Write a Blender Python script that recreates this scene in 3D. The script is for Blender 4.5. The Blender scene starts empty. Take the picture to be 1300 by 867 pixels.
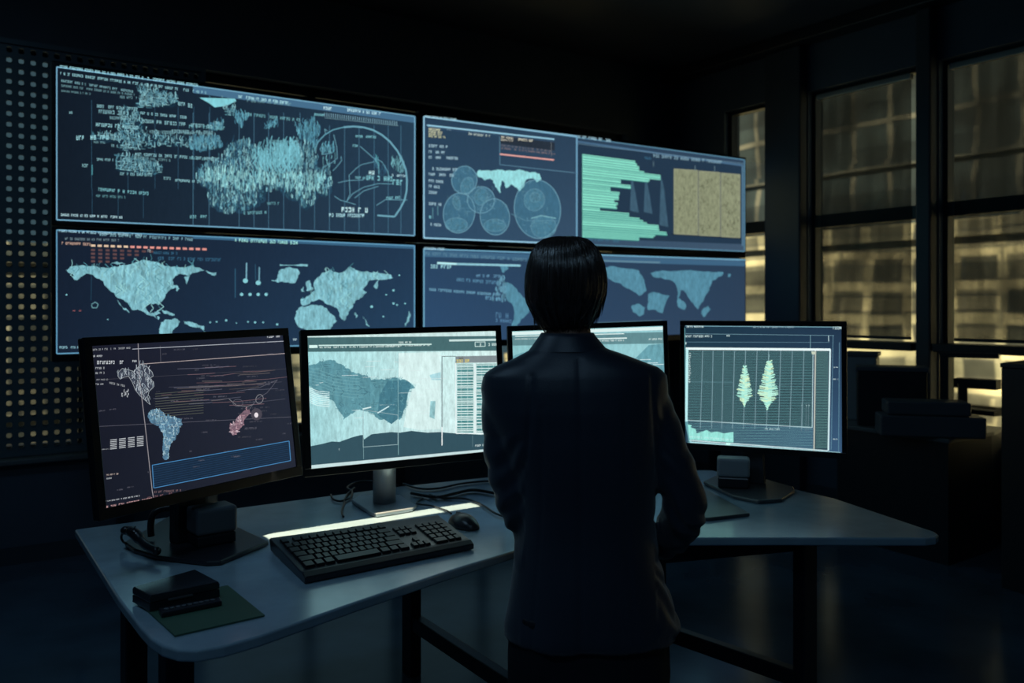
import bpy, math, random
import numpy as np
from mathutils import Vector, Matrix, noise
random.seed(7)
S = bpy.context.scene
COL = S.collection
FPX, HOR, CX, CAMZ = 1100.0, 390.0, 650.0, 1.53

# ---------------------------------------------------------------- camera, world, light
cam_d = bpy.data.cameras.new('camera'); cam = bpy.data.objects.new('camera', cam_d); COL.objects.link(cam)
cam.location = (0, 0, CAMZ); cam.rotation_euler = (math.radians(90), 0, 0)
cam_d.sensor_width = 36; cam_d.lens = FPX/1300*36; cam_d.shift_y = -(433.5-HOR)/1300
cam_d.clip_start = .05; cam_d.clip_end = 300
cam_d.dof.use_dof = True; cam_d.dof.focus_distance = 2.7; cam_d.dof.aperture_fstop = 2.8
S.camera = cam
S.view_settings.view_transform = 'Standard'; S.view_settings.look = 'None'
S.view_settings.exposure = 0.0; S.view_settings.gamma = 1; S.view_settings.use_curve_mapping = False
w = bpy.data.worlds.new('dusk_sky'); S.world = w; w.use_nodes = True
w.node_tree.nodes['Background'].inputs[0].default_value = (.20, .33, .42, 1)
w.node_tree.nodes['Background'].inputs[1].default_value = .30
def light(name, kind, loc, energy, color, rot=(0, 0, 0), **k):
    l = bpy.data.lights.new(name, kind); l.energy = energy; l.color = color
    for a, b in k.items(): setattr(l, a, b)
    o = bpy.data.objects.new(name, l); COL.objects.link(o); o.location = loc; o.rotation_euler = rot
    return o
sun_dir = Vector((.4*.82, .917*.82, -.57))
sun = light('sun', 'SUN', (0, 0, 20), 12.0, (1, .84, .60), angle=.02)
sun.rotation_euler = sun_dir.to_track_quat('-Z', 'Y').to_euler()

# ---------------------------------------------------------------- helpers
def lin(c):
    return tuple(((x/255)/12.92 if x/255 <= .04045 else ((x/255+.055)/1.055)**2.4) for x in c)
def ray(px, py): return Vector(((px-CX)/FPX, 1, -(py-HOR)/FPX))
def at(px, py, d): r = ray(px, py); return Vector((r.x*d, d, CAMZ+r.z*d))
def atz(px, py, z): return at(px, py, (CAMZ-z)*FPX/(py-HOR))
def onplane(px, py, p0, n):
    o = Vector((0, 0, CAMZ)); r = ray(px, py); return o + r*((p0-o).dot(n)/r.dot(n))
def props(o, label=None, cat=None, group=None, kind=None):
    if label: o['label'] = label
    if cat: o['category'] = cat
    if group: o['group'] = group
    if kind: o['kind'] = kind
    return o
def thing(name, label, cat, loc, group=None):
    o = bpy.data.objects.new(name, None); COL.objects.link(o); o.location = loc; o.empty_display_size = .1
    return props(o, label, cat, group)
def origin_of(p):
    while p.parent: p = p.parent
    return Vector(p.location)
class MB:
    def __init__(s): s.v = []; s.f = []
    def add(s, vs, fs):
        n = len(s.v); s.v += [Vector(v) for v in vs]; s.f += [tuple(i+n for i in f) for f in fs]; return s
    def box(s, c, size, M=None):
        c = Vector(c); M = M or Matrix.Identity(3); h = Vector(size)/2
        vs = [c + M@Vector((a*h.x, b*h.y, d*h.z)) for d in (-1, 1) for a, b in ((-1, -1), (1, -1), (1, 1), (-1, 1))]
        return s.add(vs, [(3, 2, 1, 0), (4, 5, 6, 7), (0, 1, 5, 4), (1, 2, 6, 5), (2, 3, 7, 6), (3, 0, 4, 7)])
    def prism(s, pts, z0, z1):
        n = len(pts); a = sum(pts[i][0]*pts[(i+1) % n][1]-pts[(i+1) % n][0]*pts[i][1] for i in range(n))
        if a < 0: pts = pts[::-1]
        vs = [(p[0], p[1], z0) for p in pts]+[(p[0], p[1], z1) for p in pts]
        return s.add(vs, [tuple(range(n))[::-1], tuple(range(n, 2*n))]+[(i, (i+1) % n, (i+1) % n+n, i+n) for i in range(n)])
    def loft(s, rings, cap=True):
        n = len(rings[0]); vs = [p for r in rings for p in r]; fs = []
        for k in range(len(rings)-1):
            for i in range(n): j = (i+1) % n; fs.append((k*n+i, k*n+j, k*n+n+j, k*n+n+i))
        if cap: fs.append(tuple(range(n))[::-1]); fs.append(tuple(range((len(rings)-1)*n, len(rings)*n)))
        return s.add(vs, fs)
    def tube(s, pts, r, n=10):
        pts = [Vector(p) for p in pts]; rs = r if isinstance(r, (list, tuple)) else [r]*len(pts)
        rings = []; up = None
        for i, p in enumerate(pts):
            t = (pts[min(i+1, len(pts)-1)]-pts[max(i-1, 0)]).normalized()
            if up is None: up = Vector((0, 0, 1)) if abs(t.z) < .9 else Vector((1, 0, 0))
            a = t.cross(up).normalized(); b = a.cross(t).normalized(); up = b
            rings.append([p+(a*math.cos(q)+b*math.sin(q))*rs[i] for q in [2*math.pi*k/n for k in range(n)]])
        return s.loft(rings)
    def capsule(s, pts, r, n=12):
        pts = [Vector(p) for p in pts]; rs = list(r) if isinstance(r, (list, tuple)) else [r]*len(pts)
        a = (pts[0]-pts[1]).normalized(); b = (pts[-1]-pts[-2]).normalized(); P = []; Q = []
        for k in (80, 60, 30): q = math.radians(k); P.append(pts[0]+a*rs[0]*math.sin(q)); Q.append(rs[0]*math.cos(q))
        P += pts; Q += rs
        for k in (30, 60, 80): q = math.radians(k); P.append(pts[-1]+b*rs[-1]*math.sin(q)); Q.append(rs[-1]*math.cos(q))
        return s.tube(P, Q, n)
    def ell(s, c, r, M=None, nu=20, nv=12):
        c = Vector(c); M = M or Matrix.Identity(3); rings = []
        for j in range(1, nv):
            t = math.pi*j/nv
            rings.append([c+M@Vector((r[0]*math.sin(t)*math.cos(2*math.pi*i/nu), r[1]*math.sin(t)*math.sin(2*math.pi*i/nu), -r[2]*math.cos(t))) for i in range(nu)])
        return s.loft(rings)
    def build(s, name, mat, parent=None, bevel=0, smooth=False, seg=2, sub=0):
        me = bpy.data.meshes.new(name)
        if parent is not None: off = origin_of(parent)
        else:
            xs = [v.x for v in s.v]; ys = [v.y for v in s.v]
            off = Vector(((min(xs)+max(xs))/2, (min(ys)+max(ys))/2, min(v.z for v in s.v)))
        me.from_pydata([tuple(v-off) for v in s.v], [], s.f); me.validate(); me.update()
        me.materials.append(mat)
        o = bpy.data.objects.new(name, me); COL.objects.link(o)
        if parent is not None: o.parent = parent
        else: o.location = off
        if smooth: me.shade_smooth()
        if bevel:
            m = o.modifiers.new('bevel', 'BEVEL'); m.width = bevel; m.segments = seg; m.limit_method = 'ANGLE'; m.angle_limit = math.radians(40)
            m.harden_normals = False
        if sub:
            m = o.modifiers.new('sub', 'SUBSURF'); m.levels = m.render_levels = sub
        return o
def remeshed(o, voxel, it=6, disp=None):
    m = o.modifiers.new('r', 'REMESH'); m.mode = 'VOXEL'; m.voxel_size = voxel
    m2 = o.modifiers.new('s', 'SMOOTH'); m2.factor = .5; m2.iterations = it
    dg = bpy.context.evaluated_depsgraph_get(); me = bpy.data.meshes.new_from_object(o.evaluated_get(dg))
    o.modifiers.clear(); o.data = me
    if disp:
        ns = [v.normal.copy() for v in me.vertices]
        for v, n in zip(me.vertices, ns): v.co += n*disp(v.co, n)
    me.update(); me.shade_smooth(); return o
def structure(o): o['kind'] = 'structure'; return o
def Rz(a): return Matrix.Rotation(a, 3, 'Z')

# ---------------------------------------------------------------- materials
def mat(name, col, rough=.5, metal=0, spec=.5, bump=0, bscale=60, var=0, vscale=4, sheen=0, coat=0, alpha=None, trans=0, stretch=None):
    m = bpy.data.materials.new(name); m.use_nodes = True; nt = m.node_tree; b = nt.nodes['Principled BSDF']
    c = (*[x for x in col], 1)
    b.inputs['Base Color'].default_value = c; b.inputs['Roughness'].default_value = rough
    b.inputs['Metallic'].default_value = metal; b.inputs['Specular IOR Level'].default_value = spec
    b.inputs['Sheen Weight'].default_value = sheen; b.inputs['Coat Weight'].default_value = coat; b.inputs['Coat Roughness'].default_value = .17
    b.inputs['Transmission Weight'].default_value = trans
    tc = nt.nodes.new('ShaderNodeTexCoord'); src = tc.outputs['Object']
    if stretch:
        mp = nt.nodes.new('ShaderNodeMapping'); mp.inputs['Scale'].default_value = stretch
        nt.links.new(src, mp.inputs[0]); src = mp.outputs[0]
    n1 = nt.nodes.new('ShaderNodeTexNoise'); n1.inputs['Scale'].default_value = vscale; n1.inputs['Detail'].default_value = 4
    nt.links.new(src, n1.inputs['Vector'])
    mr = nt.nodes.new('ShaderNodeMapRange'); mr.inputs['From Min'].default_value = .3; mr.inputs['From Max'].default_value = .7
    v = max(var, .06); mr.inputs['To Min'].default_value = 1-v; mr.inputs['To Max'].default_value = 1+v
    nt.links.new(n1.outputs[0], mr.inputs[0])
    mx = nt.nodes.new('ShaderNodeVectorMath'); mx.operation = 'SCALE'; mx.inputs[0].default_value = c[:3]
    nt.links.new(mr.outputs[0], mx.inputs['Scale']); nt.links.new(mx.outputs[0], b.inputs['Base Color'])
    if bump:
        n2 = nt.nodes.new('ShaderNodeTexNoise'); n2.inputs['Scale'].default_value = bscale; n2.inputs['Detail'].default_value = 3
        nt.links.new(src, n2.inputs['Vector'])
        bp = nt.nodes.new('ShaderNodeBump'); bp.inputs['Strength'].default_value = bump; bp.inputs['Distance'].default_value = .01
        nt.links.new(n2.outputs[0], bp.inputs['Height']); nt.links.new(bp.outputs[0], b.inputs['Normal'])
    return m
M = {}
M['wall'] = mat('dark_wall_paint', (.06, .09, .13), .6, bump=.1, bscale=90)
M['ceiling'] = mat('dark_ceiling_paint', (.04, .05, .07), .55, bump=.05)
M['floor'] = mat('dark_polished_floor', (.065, .115, .17), .17, spec=.8, bump=.025, bscale=9, var=.25, vscale=3)
M['pillar'] = mat('pillar_paint', (.035, .05, .07), .5)
M['frame'] = mat('window_frame_metal', (.02, .025, .03), .4, metal=.3)
M['railmetal'] = mat('pale_rail_metal', (.35, .38, .38), .4, metal=.4)
M['desk'] = mat('desk_laminate', (.30, .43, .52), .24, spec=.8, coat=.6, bump=.02, bscale=60, var=.12, vscale=9)
M['steel'] = mat('black_steel', (.016, .022, .032), .35, metal=.2)
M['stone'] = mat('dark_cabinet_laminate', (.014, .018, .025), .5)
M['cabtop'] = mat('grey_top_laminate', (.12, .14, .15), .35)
M['plastic'] = mat('black_plastic', (.016, .020, .027), .3)
M['bezel'] = mat('black_bezel_plastic', (.006, .008, .011), .3)
M['key'] = mat('key_plastic', (.008, .010, .014), .38, spec=.35)
M['greyplastic'] = mat('grey_plastic', (.10, .12, .14), .4)
M['palegrey'] = mat('pale_grey_plastic', (.28, .32, .35), .45)
M['silver'] = mat('silver_metal', (.40, .47, .52), .32, metal=.5)
M['gunmetal'] = mat('gunmetal', (.10, .11, .12), .33, metal=.5)
M['lid'] = mat('glossy_black_lid', (.02, .028, .034), .16, coat=.5)
M['cable'] = mat('cable_rubber', (.02, .025, .03), .35)
M['green'] = mat('green_paper', (.045, .115, .075), .6, var=.15)
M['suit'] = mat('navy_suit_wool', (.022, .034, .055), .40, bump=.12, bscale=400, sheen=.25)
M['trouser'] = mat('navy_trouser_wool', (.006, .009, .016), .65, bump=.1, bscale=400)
M['shirt'] = mat('pale_shirt_cotton', (.45, .5, .55), .7)
M['skin'] = mat('skin', (.42, .25, .18), .5, var=.08)
M['hair'] = mat('dark_brown_hair', (.040, .030, .027), .26, spec=1.0, var=.4, vscale=30, stretch=(3, 3, .3))
M['eye'] = mat('eye_white', (.6, .6, .6), .2)
M['shoe'] = mat('black_leather', (.01, .01, .012), .25)
M['perf'] = mat('perforated_metal', (.09, .14, .17), .45, metal=.2)
M['ground'] = mat('street_asphalt', (.05, .05, .05), .8)

def glass_mat():
    m = bpy.data.materials.new('window_glass'); m.use_nodes = True; nt = m.node_tree; nt.nodes.clear()
    o = nt.nodes.new('ShaderNodeOutputMaterial'); mx = nt.nodes.new('ShaderNodeMixShader'); t = nt.nodes.new('ShaderNodeBsdfTransparent')
    g = nt.nodes.new('ShaderNodeBsdfGlossy'); g.inputs['Roughness'].default_value = .05; t.inputs[0].default_value = (.85, .92, .9, 1)
    mx.inputs[0].default_value = .06; nt.links.new(t.outputs[0], mx.inputs[1]); nt.links.new(g.outputs[0], mx.inputs[2]); nt.links.new(mx.outputs[0], o.inputs[0]); return m
M['glass'] = glass_mat()
def blind_mat(name, col, see):
    m = bpy.data.materials.new(name); m.use_nodes = True; nt = m.node_tree; nt.nodes.clear()
    o = nt.nodes.new('ShaderNodeOutputMaterial'); mx = nt.nodes.new('ShaderNodeMixShader'); t = nt.nodes.new('ShaderNodeBsdfTransparent')
    d = nt.nodes.new('ShaderNodeBsdfDiffuse'); tl = nt.nodes.new('ShaderNodeBsdfTranslucent'); m2 = nt.nodes.new('ShaderNodeMixShader')
    d.inputs[0].default_value = (*col, 1); tl.inputs[0].default_value = (*col, 1); m2.inputs[0].default_value = .5
    tc = nt.nodes.new('ShaderNodeTexCoord'); wv = nt.nodes.new('ShaderNodeTexNoise'); wv.inputs['Scale'].default_value = 3
    mp = nt.nodes.new('ShaderNodeMapping'); mp.inputs['Scale'].default_value = (3, 3, .4); nt.links.new(tc.outputs['Object'], mp.inputs[0]); nt.links.new(mp.outputs[0], wv.inputs['Vector'])
    mr = nt.nodes.new('ShaderNodeMapRange'); mr.inputs['From Min'].default_value = .3; mr.inputs['From Max'].default_value = .7
    mr.inputs['To Min'].default_value = 1-see*1.25; mr.inputs['To Max'].default_value = 1-see*.75
    nt.links.new(wv.outputs[0], mr.inputs[0]); nt.links.new(mr.outputs[0], mx.inputs[0])
    nt.links.new(d.outputs[0], m2.inputs[1]); nt.links.new(tl.outputs[0], m2.inputs[2])
    nt.links.new(t.outputs[0], mx.inputs[1]); nt.links.new(m2.outputs[0], mx.inputs[2]); nt.links.new(mx.outputs[0], o.inputs[0]); return m
M['blind'] = blind_mat('blind_fabric', (.10, .11, .11), .42)
def facade_mat(name, c1, c2, mortar, bw, bh, msz, rough=.7):
    m = bpy.data.materials.new(name); m.use_nodes = True; nt = m.node_tree; b = nt.nodes['Principled BSDF']; b.inputs['Roughness'].default_value = rough
    uv = nt.nodes.new('ShaderNodeTexCoord'); br = nt.nodes.new('ShaderNodeTexBrick')
    br.inputs['Color1'].default_value = (*c1, 1); br.inputs['Color2'].default_value = (*c2, 1); br.inputs['Mortar'].default_value = (*mortar, 1)
    br.inputs['Scale'].default_value = 1; br.inputs['Brick Width'].default_value = bw; br.inputs['Row Height'].default_value = bh
    br.inputs['Mortar Size'].default_value = msz; br.inputs['Mortar Smooth'].default_value = 0.0; br.offset = 0.0
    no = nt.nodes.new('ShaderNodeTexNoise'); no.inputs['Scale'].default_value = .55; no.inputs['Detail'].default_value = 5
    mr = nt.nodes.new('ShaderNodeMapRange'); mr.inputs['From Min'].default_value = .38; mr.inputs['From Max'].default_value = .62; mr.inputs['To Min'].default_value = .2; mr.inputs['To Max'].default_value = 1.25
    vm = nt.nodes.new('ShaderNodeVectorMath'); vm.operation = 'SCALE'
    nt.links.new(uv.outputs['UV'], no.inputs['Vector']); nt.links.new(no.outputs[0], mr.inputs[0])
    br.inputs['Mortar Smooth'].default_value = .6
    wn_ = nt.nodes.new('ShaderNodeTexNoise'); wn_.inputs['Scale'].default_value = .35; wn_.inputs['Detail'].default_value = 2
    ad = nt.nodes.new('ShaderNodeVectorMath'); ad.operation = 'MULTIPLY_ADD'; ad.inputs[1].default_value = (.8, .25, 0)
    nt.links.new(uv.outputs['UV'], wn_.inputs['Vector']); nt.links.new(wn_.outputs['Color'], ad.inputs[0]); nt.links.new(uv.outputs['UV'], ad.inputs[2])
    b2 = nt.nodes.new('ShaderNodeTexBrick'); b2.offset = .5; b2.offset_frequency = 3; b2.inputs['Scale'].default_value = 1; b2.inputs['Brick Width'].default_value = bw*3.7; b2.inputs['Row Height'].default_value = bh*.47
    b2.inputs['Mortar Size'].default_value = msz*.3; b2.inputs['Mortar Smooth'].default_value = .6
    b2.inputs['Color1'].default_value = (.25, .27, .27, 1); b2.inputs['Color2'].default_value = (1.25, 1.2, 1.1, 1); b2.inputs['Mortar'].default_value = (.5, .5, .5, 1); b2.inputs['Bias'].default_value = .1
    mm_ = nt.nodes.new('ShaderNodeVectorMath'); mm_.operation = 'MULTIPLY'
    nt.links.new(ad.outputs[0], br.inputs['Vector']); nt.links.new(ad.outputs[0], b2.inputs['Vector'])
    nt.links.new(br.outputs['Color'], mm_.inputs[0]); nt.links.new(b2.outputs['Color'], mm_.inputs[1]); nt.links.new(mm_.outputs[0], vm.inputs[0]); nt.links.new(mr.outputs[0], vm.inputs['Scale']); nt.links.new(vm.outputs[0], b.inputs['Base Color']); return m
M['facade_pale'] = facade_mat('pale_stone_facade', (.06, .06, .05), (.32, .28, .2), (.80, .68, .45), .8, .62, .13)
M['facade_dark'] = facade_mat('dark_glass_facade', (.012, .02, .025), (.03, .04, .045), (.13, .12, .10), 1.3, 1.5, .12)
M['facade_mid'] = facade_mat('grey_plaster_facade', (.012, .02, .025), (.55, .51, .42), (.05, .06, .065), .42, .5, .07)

def emit_mat():
    m = bpy.data.materials.new('display_picture'); m.use_nodes = True; nt = m.node_tree; b = nt.nodes['Principled BSDF']
    b.inputs['Base Color'].default_value = (.004, .004, .005, 1); b.inputs['Roughness'].default_value = .45; b.inputs['Specular IOR Level'].default_value = .3
    a = nt.nodes.new('ShaderNodeAttribute'); a.attribute_name = 'pic'
    tc = nt.nodes.new('ShaderNodeTexCoord'); mp = nt.nodes.new('ShaderNodeMapping'); mp.inputs['Scale'].default_value = (60, 60, 18); mp.inputs['Rotation'].default_value = (.4, .3, 0)
    n = nt.nodes.new('ShaderNodeTexNoise'); n.inputs['Scale'].default_value = 1; n.inputs['Detail'].default_value = 6; n.inputs['Roughness'].default_value = .75
    nt.links.new(tc.outputs['Object'], mp.inputs[0]); nt.links.new(mp.outputs[0], n.inputs['Vector'])
    mr = nt.nodes.new('ShaderNodeMapRange'); mr.inputs['From Min'].default_value = .3; mr.inputs['From Max'].default_value = .7; mr.inputs['To Min'].default_value = -.6; mr.inputs['To Max'].default_value = .6
    nt.links.new(n.outputs[0], mr.inputs[0])
    mu = nt.nodes.new('ShaderNodeMath'); mu.operation = 'MULTIPLY_ADD'; mu.inputs[2].default_value = 1
    nt.links.new(mr.outputs[0], mu.inputs[0]); nt.links.new(a.outputs['Alpha'], mu.inputs[1])
    vm = nt.nodes.new('ShaderNodeVectorMath'); vm.operation = 'SCALE'; nt.links.new(a.outputs['Color'], vm.inputs[0]); nt.links.new(mu.outputs[0], vm.inputs['Scale'])
    nt.links.new(vm.outputs[0], b.inputs['Emission Color']); b.inputs['Emission Strength'].default_value = 1.0; return m
M['pic'] = emit_mat()

# ---------------------------------------------------------------- room shell
A = Vector((.824, .567, 0)).normalized(); U = Vector((A.y, -A.x, 0))     # along back wall / along window wall (towards camera)
NB = Vector((-A.y, A.x, 0)); NW = A.copy()                               # outward normals of back wall and window wall
VP0 = Vector((-2.312, 4.4, 0))                                           # video wall plane point (photo x = 72)
CORNER = VP0 + NB*1.0; CORNER = CORNER + A*((Vector((2.03, 7.58, 0))-CORNER).dot(A))
HC = 3.75; TH = .2
MW = Matrix((( U.x, NW.x, 0), (U.y, NW.y, 0), (0, 0, 1)))                # local x along window wall, y outward
MBk = Matrix(((A.x, NB.x, 0), (A.y, NB.y, 0), (0, 0, 1)))
def wpt(t, off, z): return CORNER + U*t + NW*off + Vector((0, 0, z))
def bpt(s, off, z): return CORNER - A*s + NB*off + Vector((0, 0, z))
def wall_boxes(mb, ptf, MM, L, openings, thick):
    segs = []; x = 0
    for (a, b, z0, z1) in openings:
        segs.append((x, a, 0, HC)); segs.append((a, b, 0, z0)); segs.append((a, b, z1, HC)); x = b
    segs.append((x, L, 0, HC))
    for (a, b, z0, z1) in segs:
        if b-a > .001 and z1-z0 > .001: mb.box(ptf((a+b)/2, thick/2, (z0+z1)/2), (b-a, thick, z1-z0), MM)
WW = [(.62, 1.13, .62, 3.28), (1.50, 2.45, .62, 3.28), (2.595, 3.75, .62, 3.28), (4.3, 6.9, .62, 3.28)]  # last opening is an added unseen window for warm fill light
BW = [(.6, 6.6, .63, 3.12)]
mb = MB(); wall_boxes(mb, wpt, MW, 8.6, WW, TH); structure(mb.build('wall_right', M['wall']))
mb = MB(); wall_boxes(mb, bpt, MBk, 8.6, BW, TH); structure(mb.build('wall_back', M['wall']))
# other two walls close the room behind the camera
pL = CORNER - A*8.6; pR = CORNER + U*8.6
structure(MB().box(pL + U*4.3 - A*.1 + Vector((0, 0, HC/2)), (8.6+.4, .2, HC), MW).build('wall_left', M['wall']))
structure(MB().box(pR - A*4.3 + U*.1 + Vector((0, 0, HC/2)), (8.6+.4, .2, HC), MBk).build('wall_front', M['wall']))
cc = CORNER - A*4.3 + U*4.3
structure(MB().box(cc + Vector((0, 0, -.1)), (9.4, 9.4, .2), MBk).build('floor', M['floor']))
structure(MB().box(cc + Vector((0, 0, HC+.1)), (9.4, 9.4, .2), MBk).build('ceiling', M['ceiling']))
structure(MB().box(wpt(4.3, -.09, HC-.05), (8.6, .18, .10), MW).build('trim_1', M['frame'], bevel=.01))
structure(MB().box(wpt(4.3, -.012, .05), (8.6, .024, .10), MW).build('baseboard_right', M['pillar']))
structure(MB().box(bpt(4.3, -.012, .05), (8.55, .024, .10), MBk).build('baseboard_back', M['pillar']))
# pillars of the window wall
for (a, b, dpt) in ((1.14, 1.495, .10), (2.475, 2.585, .10), (3.77, 4.0, .12)):
    structure(MB().box(wpt((a+b)/2, -dpt/2, (HC-.1)/2), (b-a, dpt, HC-.102), MW).build('pillar', M['pillar'], bevel=.012))
# windows
for i, (a, b, z0, z1) in enumerate(WW):
    fr = MB(); f = .03
    fr.box(wpt(a+f/2, .1, (z0+z1)/2), (f, .08, z1-z0), MW); fr.box(wpt(b-f/2, .1, (z0+z1)/2), (f, .08, z1-z0), MW)
    fr.box(wpt((a+b)/2, .1, z0+f/2), (b-a-2*f, .08, f), MW); fr.box(wpt((a+b)/2, .1, z1-f/2), (b-a-2*f, .08, f), MW)
    wn = structure(fr.build('window_%d' % (i+1), M['frame']))
    props(wn, None, None)
    MB().box(wpt((a+b)/2, .095, 2.225), (b-a-2*f, .09, .10), MW).build('transom', M['frame'], wn)
    MB().box(wpt((a+b)/2, .03, 1.245), (b-a-.01, .26, .06), MW).build('window_sill', M['frame'], wn, bevel=.008)
    MB().box(wpt((a+b)/2, .12, (z0+z1)/2), (b-a-2*f, .01, z1-z0-2*f), MW).build('glass_pane', M['glass'], wn)
a, b, z0, z1 = BW[0]; fr = MB(); f = .06
for s in [a+f/2, b-f/2]+[a+k*(b-a)/4 for k in (1, 2, 3)]: fr.box(bpt(s, .12, (z0+z1)/2), (f, .08, z1-z0), MBk)
fr.box(bpt((a+b)/2, .12, z0+f/2), (b-a-.12, .08, f), MBk); fr.box(bpt((a+b)/2, .12, z1-f/2), (b-a-.12, .08, f), MBk)
wn = structure(fr.build('window_5', M['frame']))
MB().box(bpt((a+b)/2, .13, (z0+z1)/2), (b-a-.13, .01, z1-z0-.13), MBk).build('glass_pane', M['glass'], wn)
MB().box(bpt((a+b)/2, -.03, z0-.015), (b-a+.1, .10, .03), MBk).build('window_sill', M['cabtop'], wn, bevel=.006)
# roller blinds in the window wall
def roller(a, b, zt, zb, label, group=None):
    t = thing('roller_blind', label, 'roller blind', wpt((a+b)/2, .02, zb))
    MB().box(wpt((a+b)/2, .045, (zt+zb)/2), (b-a, .004, zt-zb), MW).build('blind_fabric', M['blind'], t)
    MB().box(wpt((a+b)/2, .03, zt+.02), (b-a+.03, .05, .04), MW).build('head_rail', M['railmetal'], t, bevel=.006)
    MB().box(wpt((a+b)/2, .045, zb+.012), (b-a, .014, .024), MW).build('bottom_rail', M['frame'], t, bevel=.003)
roller(1.59, 2.36, 3.20, 1.29, 'sheer grey roller blind in the window between the two dark pillars')
roller(2.68, 3.66, 3.20, 1.29, 'sheer grey roller blind in the rightmost window, right of the narrow pillar')

roller(4.38, 6.82, 3.20, 1.1, 'sheer grey roller blind added to dim the added window beyond the right edge of the picture')  # added out of view to cut the warm fill from the added window
# perforated shade panels in front of the left window
def perforated(s0, s1, z0, z1, off, pitch, r):
    mb = MB(); nx = int(round((s1-s0)/pitch)); nz = int(round((z1-z0)/pitch)); px_ = (s1-s0)/nx; pz = (z1-z0)/nz
    for i in range(nx):
        for k in range(nz):
            cs = s0+(i+.5)*px_; cz = z0+(k+.5)*pz; hx, hz = px_/2, pz/2
            outer = [(hx, 0), (hx, hz), (0, hz), (-hx, hz), (-hx, 0), (-hx, -hz), (0, -hz), (hx, -hz)]
            rr = r
            inner = [(rr*x, rr*y) for x, y in ((1, 0), (.82, .82), (0, 1), (-.82, .82), (-1, 0), (-.82, -.82), (0, -1), (.82, -.82))]
            vs = [bpt(cs+x, off, cz+y) for x, y in outer]+[bpt(cs+x, off, cz+y) for x, y in inner]
            vs += [bpt(cs+x, off-.012, cz+y) for x, y in inner]
            n = len(mb.v)
            mb.add(vs, [(j, (j+1) % 8, 8+(j+1) % 8, 8+j) for j in range(8)]+[(8+j, 8+(j+1) % 8, 16+(j+1) % 8, 16+j) for j in range(8)])
    return mb
for k, (s0, s1, lab) in enumerate(((4.42, 6.05, 'perforated dark metal shade panel with rows of round holes, left of the video wall'),)):
    t = thing('perforated_panel', lab, 'shade panel', bpt((s0+s1)/2, -.06, .66))
    perforated(s0, s1, .68, 3.08, -.05, .0635, .0148).build('perforated_sheet', M['perf'], t)
    fr = MB()
    fr.box(bpt(s0-.015, -.055, 1.88), (.03, .03, 2.46), MBk); fr.box(bpt(s1+.015, -.055, 1.88), (.03, .03, 2.46), MBk)
    fr.box(bpt((s0+s1)/2, -.055, .665), (s1-s0, .03, .03), MBk); fr.box(bpt((s0+s1)/2, -.055, 3.095), (s1-s0, .03, .03), MBk)
    fr.build('panel_frame', M['perf'], t)

# ---------------------------------------------------------------- outside
def facade(name, label, mid, along, nrm, L, z0, z1, depth, m, cat='building'):
    MM = Matrix(((along.x, nrm.x, 0), (along.y, nrm.y, 0), (0, 0, 1)))
    mb = MB().box(mid + nrm*depth/2 + Vector((0, 0, (z0+z1)/2)), (L, depth, z1-z0), MM)
    # parapet and floor bands give the block real relief
    mb.box(mid + nrm*(depth/2) + Vector((0, 0, z1+.15)), (L+.3, depth+.3, .3), MM)
    z = z0+3
    while z < z1-1: mb.box(mid - nrm*.08 + Vector((0, 0, z)), (L, .16, .25), MM); z += 3
    o = mb.build(name, m); me = o.data; uvl = me.uv_layers.new(name='UVMap')
    for p in me.polygons:
        for li in p.loop_indices:
            v = me.vertices[me.loops[li].vertex_index].co
            uvl.data[li].uv = (v.x*along.x+v.y*along.y, v.z)
    return props(o, label, cat)
gz = -6.0
structure(MB().box(cc + NW*12 + NB*12 + Vector((0, 0, gz-.1)), (90, 90, .2), MBk).build('ground', M['ground']))
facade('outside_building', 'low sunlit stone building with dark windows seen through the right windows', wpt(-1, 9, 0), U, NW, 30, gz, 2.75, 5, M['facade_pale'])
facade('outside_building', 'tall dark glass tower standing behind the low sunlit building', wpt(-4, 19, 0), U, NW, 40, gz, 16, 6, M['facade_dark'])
facade('outside_building', 'sunlit grey plaster building seen past the back window behind the video wall', bpt(8.5, 9, 0), A, NB, 24, gz, 2.2, 5, M['facade_mid'])

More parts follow.
